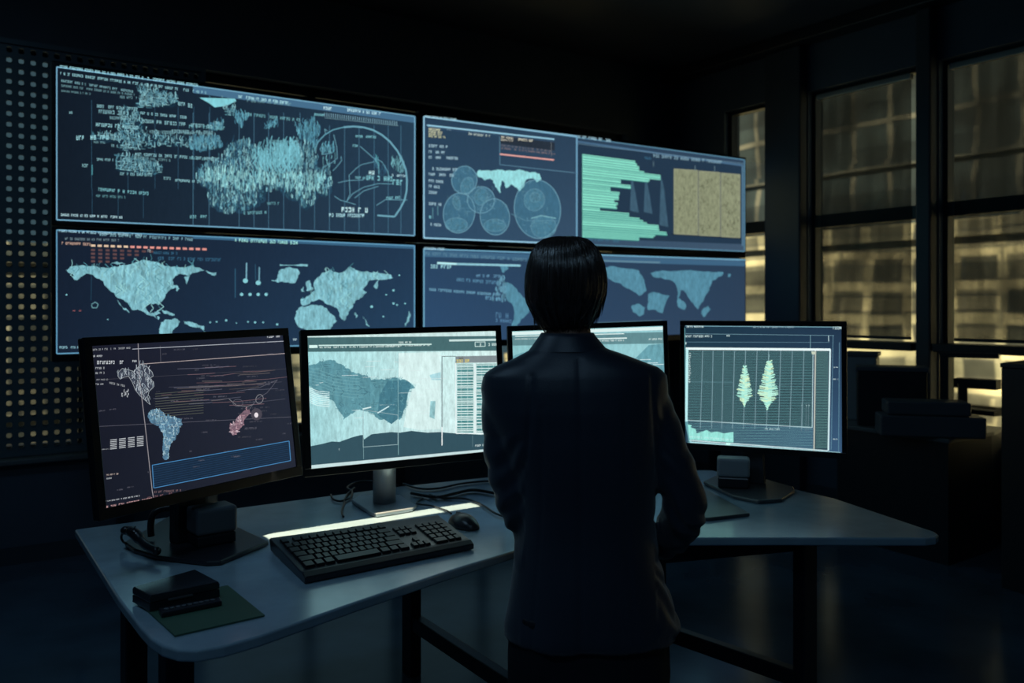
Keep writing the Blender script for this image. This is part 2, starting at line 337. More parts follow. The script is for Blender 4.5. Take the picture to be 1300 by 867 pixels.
# ---------------------------------------------------------------- screens: picture painting
def ragged(pts, amp, levels=3):
    for L in range(levels):
        o = []
        for a, b in zip(pts, pts[1:]+pts[:1]):
            dx, dy = b[0]-a[0], b[1]-a[1]; L_ = math.hypot(dx, dy); o.append(a)
            if L_ > 3: k = random.uniform(-1, 1)*min(amp, L_*.22); o.append(((a[0]+b[0])/2-dy/L_*k, (a[1]+b[1])/2+dx/L_*k))
        pts = o; amp *= .6
    return pts
class Canvas:
    def __init__(s, p0, n, mx=None):
        s.p0 = p0; s.n = n; s.v = []; s.f = []; s.c = []; s.z = 0; s.T = lambda x, y: (x, y); s.vp = None
    def crop(s, ox, oy, k): s.T = lambda x, y: (ox+x*k, oy+y*k); return s
    def pt(s, x, y, lay):
        x, y = s.T(x, y); return onplane(x, y, s.p0, s.n) + s.n*(.0006+lay*.0004)
    def poly(s, pts, col, lay=1, grain=0.0, cols=None, dim=1.0, frac=0):
        if frac: pts = ragged(pts, frac)
        n = len(s.v); s.v += [s.pt(x, y, lay) for x, y in pts]; s.f.append(tuple(range(n, n+len(pts))))
        c = (*[q*dim for q in lin(col)], grain); s.c.append([c]*len(pts) if cols is None else [(*lin(q), grain) for q in cols]); return s
    def line(s, pts, wd, col, lay=3, dim=1.0):
        for (x0, y0), (x1, y1) in zip(pts, pts[1:]):
            dx, dy = x1-x0, y1-y0; L = math.hypot(dx, dy) or 1e-6; a, b = -dy/L*wd/2, dx/L*wd/2
            s.poly([(x0+a, y0+b), (x1+a, y1+b), (x1-a, y1-b), (x0-a, y0-b)], col, lay, dim=dim)
        return s
    def text(s, x0, y0, x1, y1, h, col, lay=4, fill=.85, dim=1.0, run=8):
        L = math.hypot(x1-x0, y1-y0); ux, uy = (x1-x0)/L, (y1-y0)/L; q = 0; cnt = random.randint(3, run)
        while q < L-h*.5:
            if cnt <= 0 or random.random() > fill: q += h*.7; cnt = random.randint(2, run); continue
            cnt -= 1; wd = h*random.uniform(.35, .6); X = x0+ux*q; Y = y0+uy*q
            P = lambda a, b: (X+ux*a*wd, Y+uy*a*wd-b*h)
            st = h*.2; k = random.randint(0, 5)
            if k in (0, 1, 2, 4): s.poly([P(0, 0), P(.3, 0), P(.3, 1), P(0, 1)], col, lay, dim=dim)
            if k in (0, 2, 3): s.poly([P(.7, 0), P(1, 0), P(1, 1), P(.7, 1)], col, lay, dim=dim)
            if k in (1, 3, 5, 4): s.poly([P(0, .75), P(1, .75), P(1, 1), P(0, 1)], col, lay, dim=dim)
            if k in (0, 1, 5): s.poly([P(0, .38), P(1, .38), P(1, .6), P(0, .6)], col, lay, dim=dim)
            if k in (2, 3, 5): s.poly([P(0, 0), P(1, 0), P(1, .22), P(0, .22)], col, lay, dim=dim)
            q += wd*1.45
        return s
    def ellipse(s, cx, cy, rx, ry, rot=0, n=36, a0=0, a1=360):
        r = math.radians(rot); o = []
        for i in range(n+1):
            q = math.radians(a0+(a1-a0)*i/n); x = rx*math.cos(q); y = ry*math.sin(q); o.append((cx+x*math.cos(r)-y*math.sin(r), cy+x*math.sin(r)+y*math.cos(r)))
        return o
    def inside(s, pts, x, y):
        c = False; j = len(pts)-1
        for i in range(len(pts)):
            if (pts[i][1] > y) != (pts[j][1] > y) and x < (pts[j][0]-pts[i][0])*(y-pts[i][1])/(pts[j][1]-pts[i][1])+pts[i][0]: c = not c
            j = i
        return c
    def scatter(s, pts, n, h, cols, wd=1.2, lay=3, slant=.3, horiz=0.0, dim=(.4, 1)):
        xs = [p[0] for p in pts]; ys = [p[1] for p in pts]
        for _ in range(n):
            x = random.uniform(min(xs), max(xs)); y = random.uniform(min(ys), max(ys))
            if not s.inside(pts, x, y): continue
            hh = random.uniform(*h); c = random.choice(cols)
            if random.random() < horiz: s.line([(x-hh/2, y), (x+hh/2, y+hh*.05)], wd, c, lay, random.uniform(*dim))
            else:
                dx = random.uniform(-slant, slant)*hh; s.line([(x, y), (x+dx, y-hh*.5), (x+dx*.2, y-hh)], wd, c, lay, random.uniform(*dim))
        return s
    def bg(s, q, cols, grain=.05, nx=8):
        # q: TL TR BR BL
        def L(a, b, t): return (a[0]+(b[0]-a[0])*t, a[1]+(b[1]-a[1])*t)
        def LC(a, b, t): return tuple(a[i]+(b[i]-a[i])*t for i in range(3))
        for i in range(nx):
            for j in range(4):
                t0, t1, u0, u1 = i/nx, (i+1)/nx, j/4, (j+1)/4
                g = lambda t, u: L(L(q[0], q[1], t), L(q[3], q[2], t), u); gc = lambda t, u: LC(LC(cols[0], cols[1], t), LC(cols[3], cols[2], t), u)
                s.poly([g(t0, u0), g(t1, u0), g(t1, u1), g(t0, u1)], cols[0], 0, grain, cols=[gc(t0, u0), gc(t1, u0), gc(t1, u1), gc(t0, u1)])
        return s
    def frame(s, q, wd, col, lay=3, dim=1): return s.line(list(q)+[q[0]], wd, col, lay, dim)
    def build(s, name, parent):
        off = origin_of(parent); me = bpy.data.meshes.new(name); me.from_pydata([tuple(v-off) for v in s.v], [], s.f); me.update()
        at_ = me.color_attributes.new('pic', 'FLOAT_COLOR', 'CORNER'); k = 0
        flip = []
        for p, cs in zip(me.polygons, s.c):
            for c in cs: at_.data[k].color = c; k += 1
        me.materials.append(M['pic']); o = bpy.data.objects.new(name, me); COL.objects.link(o); o.parent = parent; return o

NV = -NB                       # towards the room
vz = lambda p: p               # plane of the video wall passes through VP0 with normal NV
def vx(x, y0, y1=None): return onplane(x, y0, VP0, NB)
def vrow(x0, y0, x1):          # y on the video wall of a level line through (x0,y0)
    return HOR+(y0-HOR)*(2250-x1)/(2250-x0)
def video_panel(q, label, cells):
    # q: outer TL TR BR BL in photo coordinates, laid on the wall plane
    P = [onplane(x, y, VP0, NB) for x, y in q]
    t = thing('video_wall_panel', label, 'wall display', ((P[0]+P[1])/2+NB*.06).xy.to_3d()+Vector((0, 0, min(P[2].z, P[3].z))), 'displays of the video wall')
    z1 = max(P[0].z, 0); z0 = P[3].z
    mb = MB(); a = P[0]; b = P[1]; c = (a+b)/2; Lh = (b-a).xy.length
    mb.box(Vector((c.x, c.y, (z0+z1)/2)) + NB*.036, (Lh, .06, z1-z0), MBk)
    mb.build('housing', M['bezel'], t, bevel=.006)
    return t, P
# level outer rectangles
def rect(x0, x1, yt, yb):      # yt, yb measured at x0
    return [(x0, yt), (x1, vrow(x0, yt, x1)), (x1, vrow(x0, yb, x1)), (x0, yb)]
ps = VP0
CY = (135, 205, 215); TEAL = (95, 175, 190); DIM = (60, 110, 140)
# --- top left
q = rect(66, 531.5, 76, 285.5); t1, _ = video_panel(q, 'top left wall display showing text clouds and a large circle outline', 0)
c = Canvas(VP0, NV); sq = [(72, 85), (526.5, 148), (526, 299), (72, 279)]
c.bg(sq, [(15, 24, 36), (38, 62, 82), (42, 66, 88), (18, 28, 40)], .15)
c.frame(sq, 1.6, (120, 175, 205), 3, .9)
c.poly([(245, 110), (526, 149), (526, 156), (245, 118)], (70, 110, 140), 1)
c.crop(60, 80, 240/1300)
for (x0, y0, x1, y1, h, dm) in ((75, 32, 1050, 165, 18, 1), (90, 80, 1100, 215, 18, .8), (95, 128, 620, 210, 16, .6), (95, 162, 610, 228, 14, .45), (95, 198, 300, 220, 13, .4),
        (500, 242, 620, 250, 16, .5), (340, 305, 640, 330, 20, .7), (335, 345, 640, 365, 26, .6), (640, 352, 970, 385, 18, .8), (430, 385, 640, 405, 20, .5), (335, 435, 690, 462, 24, .8), (660, 410, 1130, 450, 24, .7),
        (200, 530, 480, 525, 30, .9), (320, 550, 400, 555, 14, .5), (440, 575, 620, 600, 18, .5), (340, 670, 460, 676, 16, .7), (590, 635, 1180, 672, 20, .7), (620, 655, 850, 680, 16, .4),
        (500, 770, 720, 780, 18, .7), (800, 800, 860, 805, 18, .6), (880, 815, 1040, 825, 18, .8), (900, 290, 1000, 310, 26, .8), (840, 480, 1140, 490, 22, .6), (140, 350, 175, 350, 16, .7), (240, 715, 285, 718, 22, .6), (650, 480, 1180, 500, 20, .5)):
    c.text(x0, y0, x1, y1, h, (165, 225, 235), 4, dim=dm)
for x in (305, 555, 740, 900, 1008, 1118): c.line([(x, 255 if x == 305 else 300), (x, 867)], 2.5, (70, 120, 150), 2, .6)
c.line([(308, 700), (308, 770)], 8, TEAL, 3, .6)
for pl, n, h in (([(620, 170), (750, 185), (780, 215), (880, 220), (900, 270), (780, 305), (600, 310), (640, 250)], 420, (20, 40)),
        ([(490, 320), (600, 300), (660, 420), (660, 480), (1180, 530), (1190, 585), (1090, 605), (820, 570), (620, 600), (500, 600), (470, 520), (490, 420)], 1000, (18, 40)),
        ([(300, 490), (480, 500), (500, 540), (330, 530)], 90, (16, 36)), ([(470, 630), (560, 640), (790, 690), (785, 760), (650, 775), (470, 735)], 420, (16, 34)),
        ([(1140, 420), (1210, 400), (1220, 420), (1150, 470)], 60, (14, 24)), ([(1060, 240), (1300, 240), (1290, 290), (1150, 310)], 10, (14, 24)), ([(1210, 300), (1290, 300), (1290, 370), (1210, 360)], 60, (14, 30))):
    c.poly(pl, (24, 48, 64), 1, .9, frac=20); c.scatter(pl, n, h, [(125, 185, 200), (85, 145, 165), (165, 222, 230)], 4, slant=.5, horiz=.25, dim=(.25, 1))
c.poly([(1045, 238), (1110, 240), (1290, 245), (1300, 262), (1230, 295), (1150, 305), (1110, 275)], (130, 205, 215), 2, .3)
c.crop(240, 120, 300/1300)
cl = [(30, 450), (80, 395), (180, 345), (230, 270), (300, 255), (360, 290), (400, 330), (480, 290), (560, 275), (640, 265), (700, 290), (710, 400), (780, 430), (790, 490), (760, 560), (700, 540), (690, 600), (640, 640), (600, 590), (540, 570), (500, 530), (430, 540), (380, 620), (300, 650), (200, 660), (110, 620), (100, 520), (40, 480)]
c.poly(cl, (36, 66, 86), 1, 1.0, frac=26)
c.scatter(cl, 3600, (10, 44), [(105, 170, 188), (165, 225, 232), (60, 110, 135), (40, 72, 94)], 4, slant=.35, dim=(.25, 1))
c.scatter([(40, 440), (120, 420), (380, 440), (560, 440), (700, 450), (780, 470), (700, 540), (640, 580), (500, 510), (300, 540), (100, 490)], 700, (16, 46), [(175, 240, 242), (130, 200, 212)], 4.5, lay=4, slant=.15, dim=(.4, 1))
c.scatter([(350, 340), (480, 290), (600, 300), (620, 400), (500, 440), (380, 420)], 300, (40, 80), [(130, 205, 220)], 5, lay=4, slant=.35)
for pl, n in (([(580, 170), (690, 140), (720, 200), (700, 290), (600, 250)], 260), ([(400, 180), (500, 150), (490, 180), (420, 200)], 70), ([(0, 250), (150, 240), (190, 290), (60, 320), (0, 300)], 220), ([(250, 110), (330, 120), (290, 190), (250, 160)], 110), ([(110, 170), (190, 150), (180, 200), (120, 200)], 60), ([(720, 290), (800, 280), (800, 320), (730, 330)], 40)):
    c.scatter(pl, n, (14, 36), [(110, 180, 200), (80, 140, 165)], 4)
c.text(270, 18, 560, 55, 14, (190, 240, 245), 4); c.text(320, 40, 560, 62, 14, (150, 205, 215), 4, dim=.6); c.text(740, 82, 800, 88, 16, (210, 245, 250), 4); c.text(870, 92, 1060, 115, 15, (200, 240, 248), 4)
c.text(690, 115, 745, 120, 12, CY, 4)
for i in range(34):
    x = 745+i*12; y = 100+(x-745)*.12; c.line([(x, y), (x, y+22)], 3.2, (150, 195, 210), 4, .8)
c.line([(745, 128), (1150, 172)], 3, (150, 195, 210), 4, .5)
for x in (22, 110, 275, 357, 437, 520, 610, 690, 772, 855, 935, 1018, 1095, 1165): c.line([(x, 100 if x < 700 else 170), (x, 725+x*.035)], 2.6, (95, 150, 180), 2, .6)
c.text(0, 185, 200, 195, 18, CY, 4, dim=.7); c.text(300, 115, 620, 150, 16, CY, 4, dim=.7); c.text(430, 265, 560, 270, 16, CY, 4, dim=.6); c.text(0, 355, 90, 362, 14, CY, 4, dim=.6); c.text(430, 605, 510, 606, 14, CY, 4, dim=.6); c.text(300, 660, 445, 655, 16, CY, 4, dim=.7); c.text(5, 680, 110, 680, 16, CY, 4, dim=.8)
c.text(290, 355, 380, 360, 14, CY, 4, dim=.6)
circ = [(692, 300), (708, 262), (745, 222), (790, 195), (850, 180), (905, 176), (960, 181), (1010, 195), (1060, 222), (1105, 260), (1145, 310), (1172, 360), (1192, 415), (1198, 470), (1196, 530), (1185, 580), (1162, 625), (1130, 672), (1035, 665)]
c.line(circ[4:], 9, (120, 180, 200), 4, .85); c.line(circ[:5], 6, (110, 175, 195), 4, .8)
for pts in ([(795, 220), (812, 290), (815, 350), (790, 372), (745, 395), (725, 420)], [(835, 340), (838, 365), (810, 400), (790, 420)], [(940, 285), (980, 320), (1020, 355), (1040, 390), (1045, 440)], [(1020, 350), (1060, 370), (1090, 420), (1105, 470)], [(885, 440), (920, 405), (950, 385), (1020, 370)], [(865, 590), (900, 545), (960, 510), (1040, 490), (1120, 492)], [(910, 570), (960, 530), (1040, 505)], [(800, 560), (830, 580), (870, 592), (915, 605)], [(820, 485), (870, 474), (960, 470)], [(880, 440), (882, 500), (885, 550), (865, 590)], [(1030, 610), (1080, 578), (1200, 580)], [(750, 215), (745, 190), (760, 200)], [(730, 290), (735, 330), (790, 320)]):
    c.line(pts, 3.5, (120, 180, 200), 4, .75)
c.text(915, 236, 1030, 240, 12, CY, 5); c.text(900, 288, 940, 288, 12, CY, 5); c.text(915, 462, 970, 466, 12, CY, 5); c.text(975, 440, 1040, 440, 20, (200, 240, 245), 5); c.text(975, 470, 1120, 478, 26, CY, 5); c.text(1115, 450, 1190, 455, 12, (190, 230, 240), 5); c.text(1120, 495, 1190, 500, 28, CY, 5); c.text(1085, 578, 1170, 572, 14, CY, 5)
c.text(820, 645, 985, 650, 26, (200, 240, 245), 5, fill=.97); c.text(770, 672, 985, 676, 18, (180, 230, 240), 5); c.scatter([(1110, 380), (1180, 370), (1185, 440), (1130, 430)], 40, (20, 50), [CY], 3)
c.scatter([(1000, 350), (1070, 380), (1110, 460), (1050, 470)], 60, (20, 40), [DIM, TEAL], 3)
c.scatter([(730, 300), (800, 290), (820, 400), (780, 440), (730, 420)], 25, (15, 40), [CY], 3)
c.crop(0, 0, 1); c.text(75, 274, 155, 277.5, 3, (190, 230, 240), 5); c.text(122, 242, 190, 248, 4, CY, 5, dim=.8); c.text(122, 250, 160, 252, 3, CY, 5, dim=.5)
for x in (117, 150, 182): c.line([(x, 240), (x, 277)], .5, (70, 120, 150), 2, .5)
c.build('screen', t1)
# --- bottom left
q = rect(66, 531.5, 286.5, 459.5); t2, _ = video_panel(q, 'bottom left wall display with a pale world map and a red dotted row', 0)
c = Canvas(VP0, NV); sq = [(72, 292), (526, 312), (526, 434), (72, 449)]
c.bg(sq, [(20, 30, 46), (34, 56, 80), (38, 66, 94), (22, 34, 52)], .12)
c.frame(sq, 1.5, (105, 165, 200), 3, .9); c.text(75, 294.5, 180, 300, 3, (170, 215, 230), 5)
c.poly([(245, 300.5), (526, 312.5), (526, 316), (245, 303)], (58, 100, 130), 1)
c.crop(60, 280, 480/1300)
c.text(180, 52, 500, 70, 10, (150, 200, 215), 5, dim=.7); c.text(645, 72, 860, 82, 11, (170, 235, 225), 5); c.text(55, 66, 250, 72, 8, (150, 180, 190), 5, dim=.6)
c.text(50, 82, 150, 86, 9, (230, 190, 170), 5, dim=.8)
for i in range(18):
    x = 150+i*22.5; y = 86+i*.75; c.poly([(x, y-4), (x+15, y-3.5), (x+15, y+4), (x, y+3.5)], (225, 150, 140) if i > 5 else (225, 195, 165), 4, .3)
for j in range(4):
    for i in range(9-j*2):
        x = 150+i*25; y = 101+j*13+i*.7
        c.poly([(x, y-4), (x+14, y-3.5), (x+14, y+4), (x, y+3.5)], (95, 70, 72), 4, .4)
c.text(365, 114, 450, 117, 8, DIM, 5); c.text(380, 134, 600, 140, 10, DIM, 5, dim=.9); c.text(345, 108, 360, 109, 9, (190, 200, 200), 5)
MAPC = (126, 184, 196)
maps = [[(65, 170), (80, 158), (130, 155), (180, 163), (220, 160), (260, 152), (300, 145), (330, 135), (365, 140), (400, 155), (450, 160), (500, 155), (530, 165), (540, 172), (500, 180), (480, 190), (450, 185), (430, 205), (432, 220), (445, 228), (420, 240), (405, 262), (390, 280), (385, 290), (372, 285), (355, 285), (340, 295), (345, 312), (365, 318), (380, 308), (390, 320), (370, 325), (380, 340), (350, 325), (310, 305), (290, 305), (270, 280), (235, 260), (215, 240), (200, 225), (180, 200), (160, 190), (130, 185), (100, 205), (85, 195), (95, 190), (75, 180)],
 [(390, 350), (405, 340), (440, 335), (455, 345), (450, 360), (430, 380), (430, 395), (390, 395), (385, 370)], [(465, 345), (500, 350), (540, 362), (538, 378), (520, 368), (485, 360)],
 [(392, 305), (415, 312), (438, 325), (420, 325), (400, 318)], [(470, 195), (490, 190), (478, 220)], [(545, 172), (580, 178), (580, 187), (560, 184)], [(220, 148), (240, 141), (268, 148), (240, 152)], [(440, 222), (455, 235), (445, 245)],
 [(240, 272), (262, 300), (282, 318), (275, 312), (262, 306)], [(375, 328), (388, 333), (384, 342)],
 [(875, 290), (870, 270), (890, 262), (905, 255), (920, 240), (915, 225), (925, 200), (945, 180), (970, 170), (1000, 180), (1020, 175), (1040, 158), (1060, 170), (1100, 175), (1140, 180), (1180, 185), (1188, 198), (1150, 205), (1110, 205), (1100, 215), (1085, 235), (1100, 245), (1080, 265), (1060, 275), (1050, 300), (1035, 320), (1020, 345), (1005, 330), (995, 300), (970, 290), (950, 278), (930, 272), (905, 280), (890, 290)],
 [(875, 295), (905, 290), (930, 292), (955, 300), (970, 315), (990, 335), (995, 345), (975, 370), (965, 395), (900, 395), (890, 375), (860, 360), (850, 335), (855, 310)],
 [(770, 205), (790, 200), (795, 175), (820, 162), (860, 165), (865, 185), (850, 215), (830, 212), (810, 210), (790, 213)], [(888, 215), (900, 205), (905, 225), (915, 235), (890, 240)], [(873, 235), (882, 228), (884, 245), (875, 245)], [(800, 150), (895, 150), (895, 158), (800, 156)],
 [(1130, 210), (1138, 205), (1130, 235), (1124, 230)], [(1243, 310), (1248, 320), (1240, 350), (1228, 366), (1236, 345)], [(1058, 315), (1068, 325), (1062, 335)], [(1085, 330), (1098, 350), (1108, 365), (1095, 352)]]
for m_ in maps: c.poly(m_, MAPC, 2, .9, frac=4)
c.scatter(maps[0], 260, (12, 34), [(165, 228, 230), (95, 165, 182)], 2, 3, .9); c.scatter(maps[10], 160, (10, 30), [(165, 228, 230), (95, 165, 182)], 2, 3, .8)
for (x, y, r) in ((668, 254, 6), (697, 254, 6), (725, 254, 6), (752, 254, 6), (681, 207, 9), (725, 214, 9), (560, 350, 3), (582, 348, 3), (615, 343, 4), (690, 348, 3), (714, 350, 4), (742, 350, 3), (790, 357, 4), (66, 255, 3), (208, 340, 2), (1165, 255, 3), (1210, 188, 3), (1190, 285, 4), (1202, 290, 3), (1230, 285, 3), (1115, 296, 5), (1190, 240, 4), (540, 385, 4), (650, 352, 2), (1155, 330, 3)):
    c.poly(c.ellipse(x, y, r, r*.9, n=10)[:-1], CY, 3)
c.line([(685, 145), (684, 200)], 4.5, (130, 185, 205), 3, .9); c.line([(729, 160), (728, 210)], 4.5, (120, 175, 195), 3, .8); c.line([(646, 165), (646, 265)], 3, DIM, 3, .7); c.line([(715, 150), (716, 205)], 2.5, DIM, 3, .6)
c.line([(152, 288), (165, 280), (175, 288), (170, 300), (155, 300), (152, 290)], 3, (130, 190, 200), 3, .6); c.line([(152, 190), (150, 275)], 2, DIM, 3, .4); c.text(88, 312, 120, 312, 4, (190, 110, 110), 4); c.text(42, 440, 120, 440, 8, (150, 200, 215), 5); c.text(845, 412, 860, 412, 6, (200, 230, 240), 5)
c.build('screen', t2)
# --- top right
q = rect(532.5, 948, 139, 307.5); t3, _ = video_panel(q, 'top right wall display with brain scans, green bars and three olive blocks', 0)
c = Canvas(VP0, NV); sq = [(538, 148), (945, 203), (945, 319), (538, 302)]
c.bg(sq, [(40, 64, 86), (48, 68, 90), (64, 86, 108), (46, 74, 100)], .1)
c.poly([(733, 181), (944, 212), (944, 310), (733, 302)], (36, 56, 76), 1, .1)
c.frame(sq, 1.2, (110, 165, 195), 3, .7); c.line([(538, 148), (538, 302), (732, 310)], 1.8, (150, 200, 225), 4); c.line([(538, 148), (732, 173)], 1.8, (140, 190, 215), 4); c.line([(732, 172), (732, 310)], 2, (110, 160, 190), 4)
c.crop(530, 140, 430/1300)
c.line([(612, 120), (1250, 212)], 6, (75, 110, 140), 3); c.line([(612, 128), (1250, 205)], 2, (130, 170, 195), 4, .6)
c.text(615, 106, 745, 122, 10, (170, 210, 225), 5); c.text(905, 180, 1180, 206, 11, (140, 175, 190), 5); c.text(640, 500, 780, 508, 9, DIM, 5); c.text(860, 185, 900, 190, 8, DIM, 5)
for x, a in ((905, 196), (1065, 212), (1140, 214)): c.line([(x, a), (x, a+20)], 2, (140, 170, 180), 4, .6)
def vp_c(x0, y0, x1):   # crop coordinates: level line
    X0, Y0 = c.T(x0, y0); X1 = c.T(x1, 0)[0]; return (vrow(X0, Y0, X1)-140)/(430/1300)
ext = [(168, 835), (178, 842), (188, 850), (197, 850), (206, 870), (213, 932), (224, 932), (234, 890), (243, 885), (250, 780), (260, 780), (268, 818), (277, 818), (284, 740), (291, 740), (300, 775), (312, 772), (322, 772), (332, 755), (342, 768), (352, 762), (362, 765)]
ext2 = [(370, 700), (380, 812), (388, 812), (396, 852), (404, 865), (412, 880), (419, 925), (428, 925), (437, 928), (445, 955), (453, 958), (461, 912), (468, 905), (475, 850), (482, 850)]
for E_ in (ext, ext2):
    for (y0, xe), (y1, _) in zip(E_, E_[1:]+[(E_[-1][0]+8, 0)]):
        pass
        c.poly([(632, y0), (xe, vp_c(632, y0, xe)), (xe, vp_c(632, y1, xe)), (632, y1)], (66, 140, 134), 2, .15)
        k = y0
        while k < y1-2:
            c.poly([(632, k), (xe, vp_c(632, k, xe)), (xe, vp_c(632, k+3.6, xe)), (632, k+3.6)], (142, 226, 204), 3, .1); k += 6.4
for x, yb in ((815, 385), (868, 390), (928, 440), (1060, 0)):
    if yb: c.poly([(x, yb), (x+6, 250), (x+18, 300), (x+34, yb+8)], (62, 92, 112), 2, .4)
for qd in ([(984, 225), (1075, 231), (1075, 479), (984, 474)], [(1080, 233), (1160, 239), (1160, 484), (1080, 480)], [(1165, 241), (1237, 247), (1237, 489), (1165, 485)]):
    c.poly(qd, (138, 144, 116), 3, .6); c.frame(qd, 2.5, (175, 180, 150), 4, .7); c.scatter([(qd[0][0]+5, qd[0][1]+18), (qd[1][0]-6, qd[1][1]+18), (qd[2][0]-6, qd[2][1]-3), (qd[3][0]+5, qd[3][1]-3)], 170, (4, 14), [(155, 160, 130), (122, 128, 102)], 2, 4, .9)
c.line([(975, 475), (1245, 492)], 6, (30, 45, 60), 3); c.line([(1247, 215), (1247, 520)], 6, (85, 120, 145), 3)
c.crop(530, 140, 210/1071)
c.text(48, 45, 250, 66, 12, (190, 230, 240), 5, fill=.97); c.line([(60, 97), (885, 188)], 10, (150, 200, 222), 4); c.line([(60, 110), (885, 205)], 3, (60, 90, 120), 5)
c.text(72, 128, 165, 138, 14, (235, 235, 190), 5, fill=.98); c.text(72, 145, 165, 152, 12, (235, 235, 190), 5, fill=.98); c.text(72, 160, 160, 167, 12, (230, 230, 180), 5, fill=.98); c.text(72, 174, 185, 182, 12, (220, 222, 175), 5); c.text(320, 158, 470, 175, 14, (200, 215, 205), 5); c.text(190, 128, 220, 132, 8, (170, 200, 210), 5)
for y, x1 in ((238, 195), (276, 180), (312, 265), (386, 270), (422, 235), (464, 165), (500, 160), (538, 148), (612, 160), (745, 155)): c.text(72, y, x1, y+8, 17, (185, 222, 235), 5, dim=.9)
c.poly([(532, 160), (888, 205), (888, 262), (532, 215)], (40, 50, 62), 2, .3); c.text(540, 180, 620, 190, 13, (235, 230, 205), 6); c.text(650, 195, 750, 205, 14, (235, 230, 205), 6, fill=.98); c.text(540, 196, 620, 204, 10, (225, 220, 200), 6)
c.text(540, 232, 880, 272, 10, (150, 140, 140), 6, dim=.7); c.text(540, 250, 890, 290, 10, (160, 140, 140), 6, dim=.8); c.line([(532, 284), (882, 322)], 9, (232, 168, 160), 5); c.line([(532, 170), (532, 352), (1018, 405)], 4, (105, 150, 175), 4, .8); c.line([(865, 200), (865, 300)], 2.5, (150, 160, 165), 4, .6)
mp_ = [(385, 400), (430, 390), (520, 382), (620, 392), (720, 402), (790, 412), (800, 440), (765, 465), (745, 440), (710, 445), (690, 480), (655, 525), (635, 500), (610, 480), (570, 505), (545, 455), (540, 540), (520, 520), (500, 480), (470, 440), (435, 455), (415, 435), (390, 430)]
c.poly(mp_, (150, 218, 222), 4, .5, frac=10)
for (x, y, rx, ry, rot, k) in ((302, 452, 82, 90, 10, 1), (268, 665, 102, 130, 8, 1), (410, 580, 88, 86, 0, 1), (500, 690, 95, 118, -8, 1), (775, 640, 150, 190, -6, 1), (755, 580, 66, 72, 10, 2), (815, 755, 82, 72, 0, 2), (320, 490, 40, 58, 20, 2), (252, 600, 22, 46, -15, 2), (410, 560, 42, 56, 10, 2), (500, 745, 70, 40, 0, 2), (250, 740, 72, 44, 0, 2), (760, 565, 32, 30, 0, 2)):
    e = c.ellipse(x, y, rx, ry, rot)
    c.poly(e[:-1], (66, 112, 138) if k == 1 else (76, 128, 152), 1+k, .35, dim=.9)
    c.line(e, 3.5 if k == 1 else 2.5, (128, 180, 200), 4+k, .9 if k == 1 else .7)
    c.scatter(e, 60 if k == 1 else 40, (10, 34), [(120, 175, 195), (95, 150, 175)], 2.5, 5, .9, .5, (.3, .8))
c.line([(735, 700), (800, 682), (895, 700)], 6, (140, 200, 212), 6, .8); c.line([(605, 670), (700, 715), (900, 715)], 3, (120, 175, 195), 5, .7)
c.line([(98, 630), (98, 700)], 3, CY, 5, .6); c.line([(130, 620), (130, 680)], 3, CY, 5, .6); c.text(75, 700, 100, 705, 20, CY, 5)
c.build('screen', t3)
# --- bottom right
q = rect(532.5, 948, 308.5, 442.5); t4, _ = video_panel(q, 'bottom right wall display with a hazy blue map, behind the head', 0)
c = Canvas(VP0, NV); sq = [(538, 316), (946, 330), (946, 422), (538, 434)]
c.bg(sq, [(42, 68, 96), (42, 62, 84), (46, 66, 90), (46, 76, 110)], .08)
c.line([(946, 330), (538, 316), (538, 434)], 1.6, (120, 180, 210), 4, .9); c.poly([(538, 318), (946, 332), (946, 338), (538, 326)], (62, 100, 130), 2)
c.crop(530, 140, 430/1300)
c.text(25, 534, 110, 538, 9, (180, 220, 235), 5); c.text(30, 555, 420, 580, 12, (120, 170, 195), 5, dim=.6); c.poly([(75, 582), (150, 586), (150, 594), (75, 590)], (185, 235, 240), 4); c.poly([(150, 586), (395, 592), (395, 600), (150, 594)], (140, 195, 210), 4, .3); c.text(50, 606, 130, 608, 14, (160, 215, 225), 5, fill=.97)
c.text(225, 640, 320, 642, 10, (110, 160, 190), 5); c.text(150, 655, 310, 668, 12, (95, 145, 175), 5); c.text(45, 692, 330, 714, 10, (120, 175, 200), 5, fill=.95); c.text(260, 725, 330, 735, 12, (110, 165, 195), 5); c.text(300, 795, 360, 800, 20, (90, 135, 170), 5, dim=.8); c.text(300, 812, 360, 816, 12, (90, 135, 170), 5)
c.line([(700, 577), (930, 584)], 6, (110, 150, 170), 4, .8); c.line([(700, 560), (1240, 575)], 10, (66, 96, 122), 3)
for m_ in ([(310, 592), (345, 596), (350, 603), (330, 625), (318, 605)], [(325, 665), (345, 660), (380, 685), (400, 710), (430, 730), (430, 770), (400, 800), (380, 828), (360, 828), (370, 790), (365, 750), (345, 730), (325, 690)], [(715, 605), (760, 600), (850, 615), (870, 650), (878, 695), (850, 712), (820, 690), (780, 665), (740, 650), (718, 630)], [(885, 705), (910, 698), (968, 712), (940, 780), (925, 775), (905, 765), (882, 765)],
   [(892, 625), (940, 615), (1060, 615), (1172, 620), (1170, 635), (1130, 655), (1120, 690), (1095, 735), (1075, 765), (1050, 735), (1030, 700), (1010, 690), (1000, 720), (1030, 745), (1025, 765), (1000, 755), (995, 735), (1000, 700), (985, 660), (940, 645), (905, 640)], [(822, 750), (850, 742), (875, 755), (870, 780), (850, 790), (828, 775)], [(1190, 628), (1202, 628), (1200, 640), (1190, 640)], [(1090, 770), (1115, 750), (1125, 765), (1100, 795)]):
    c.poly(m_, (84, 138, 160), 2, .6, frac=4)
c.scatter([(300, 660), (340, 650), (340, 740), (290, 735)], 60, (8, 24), [(110, 165, 190)], 4)
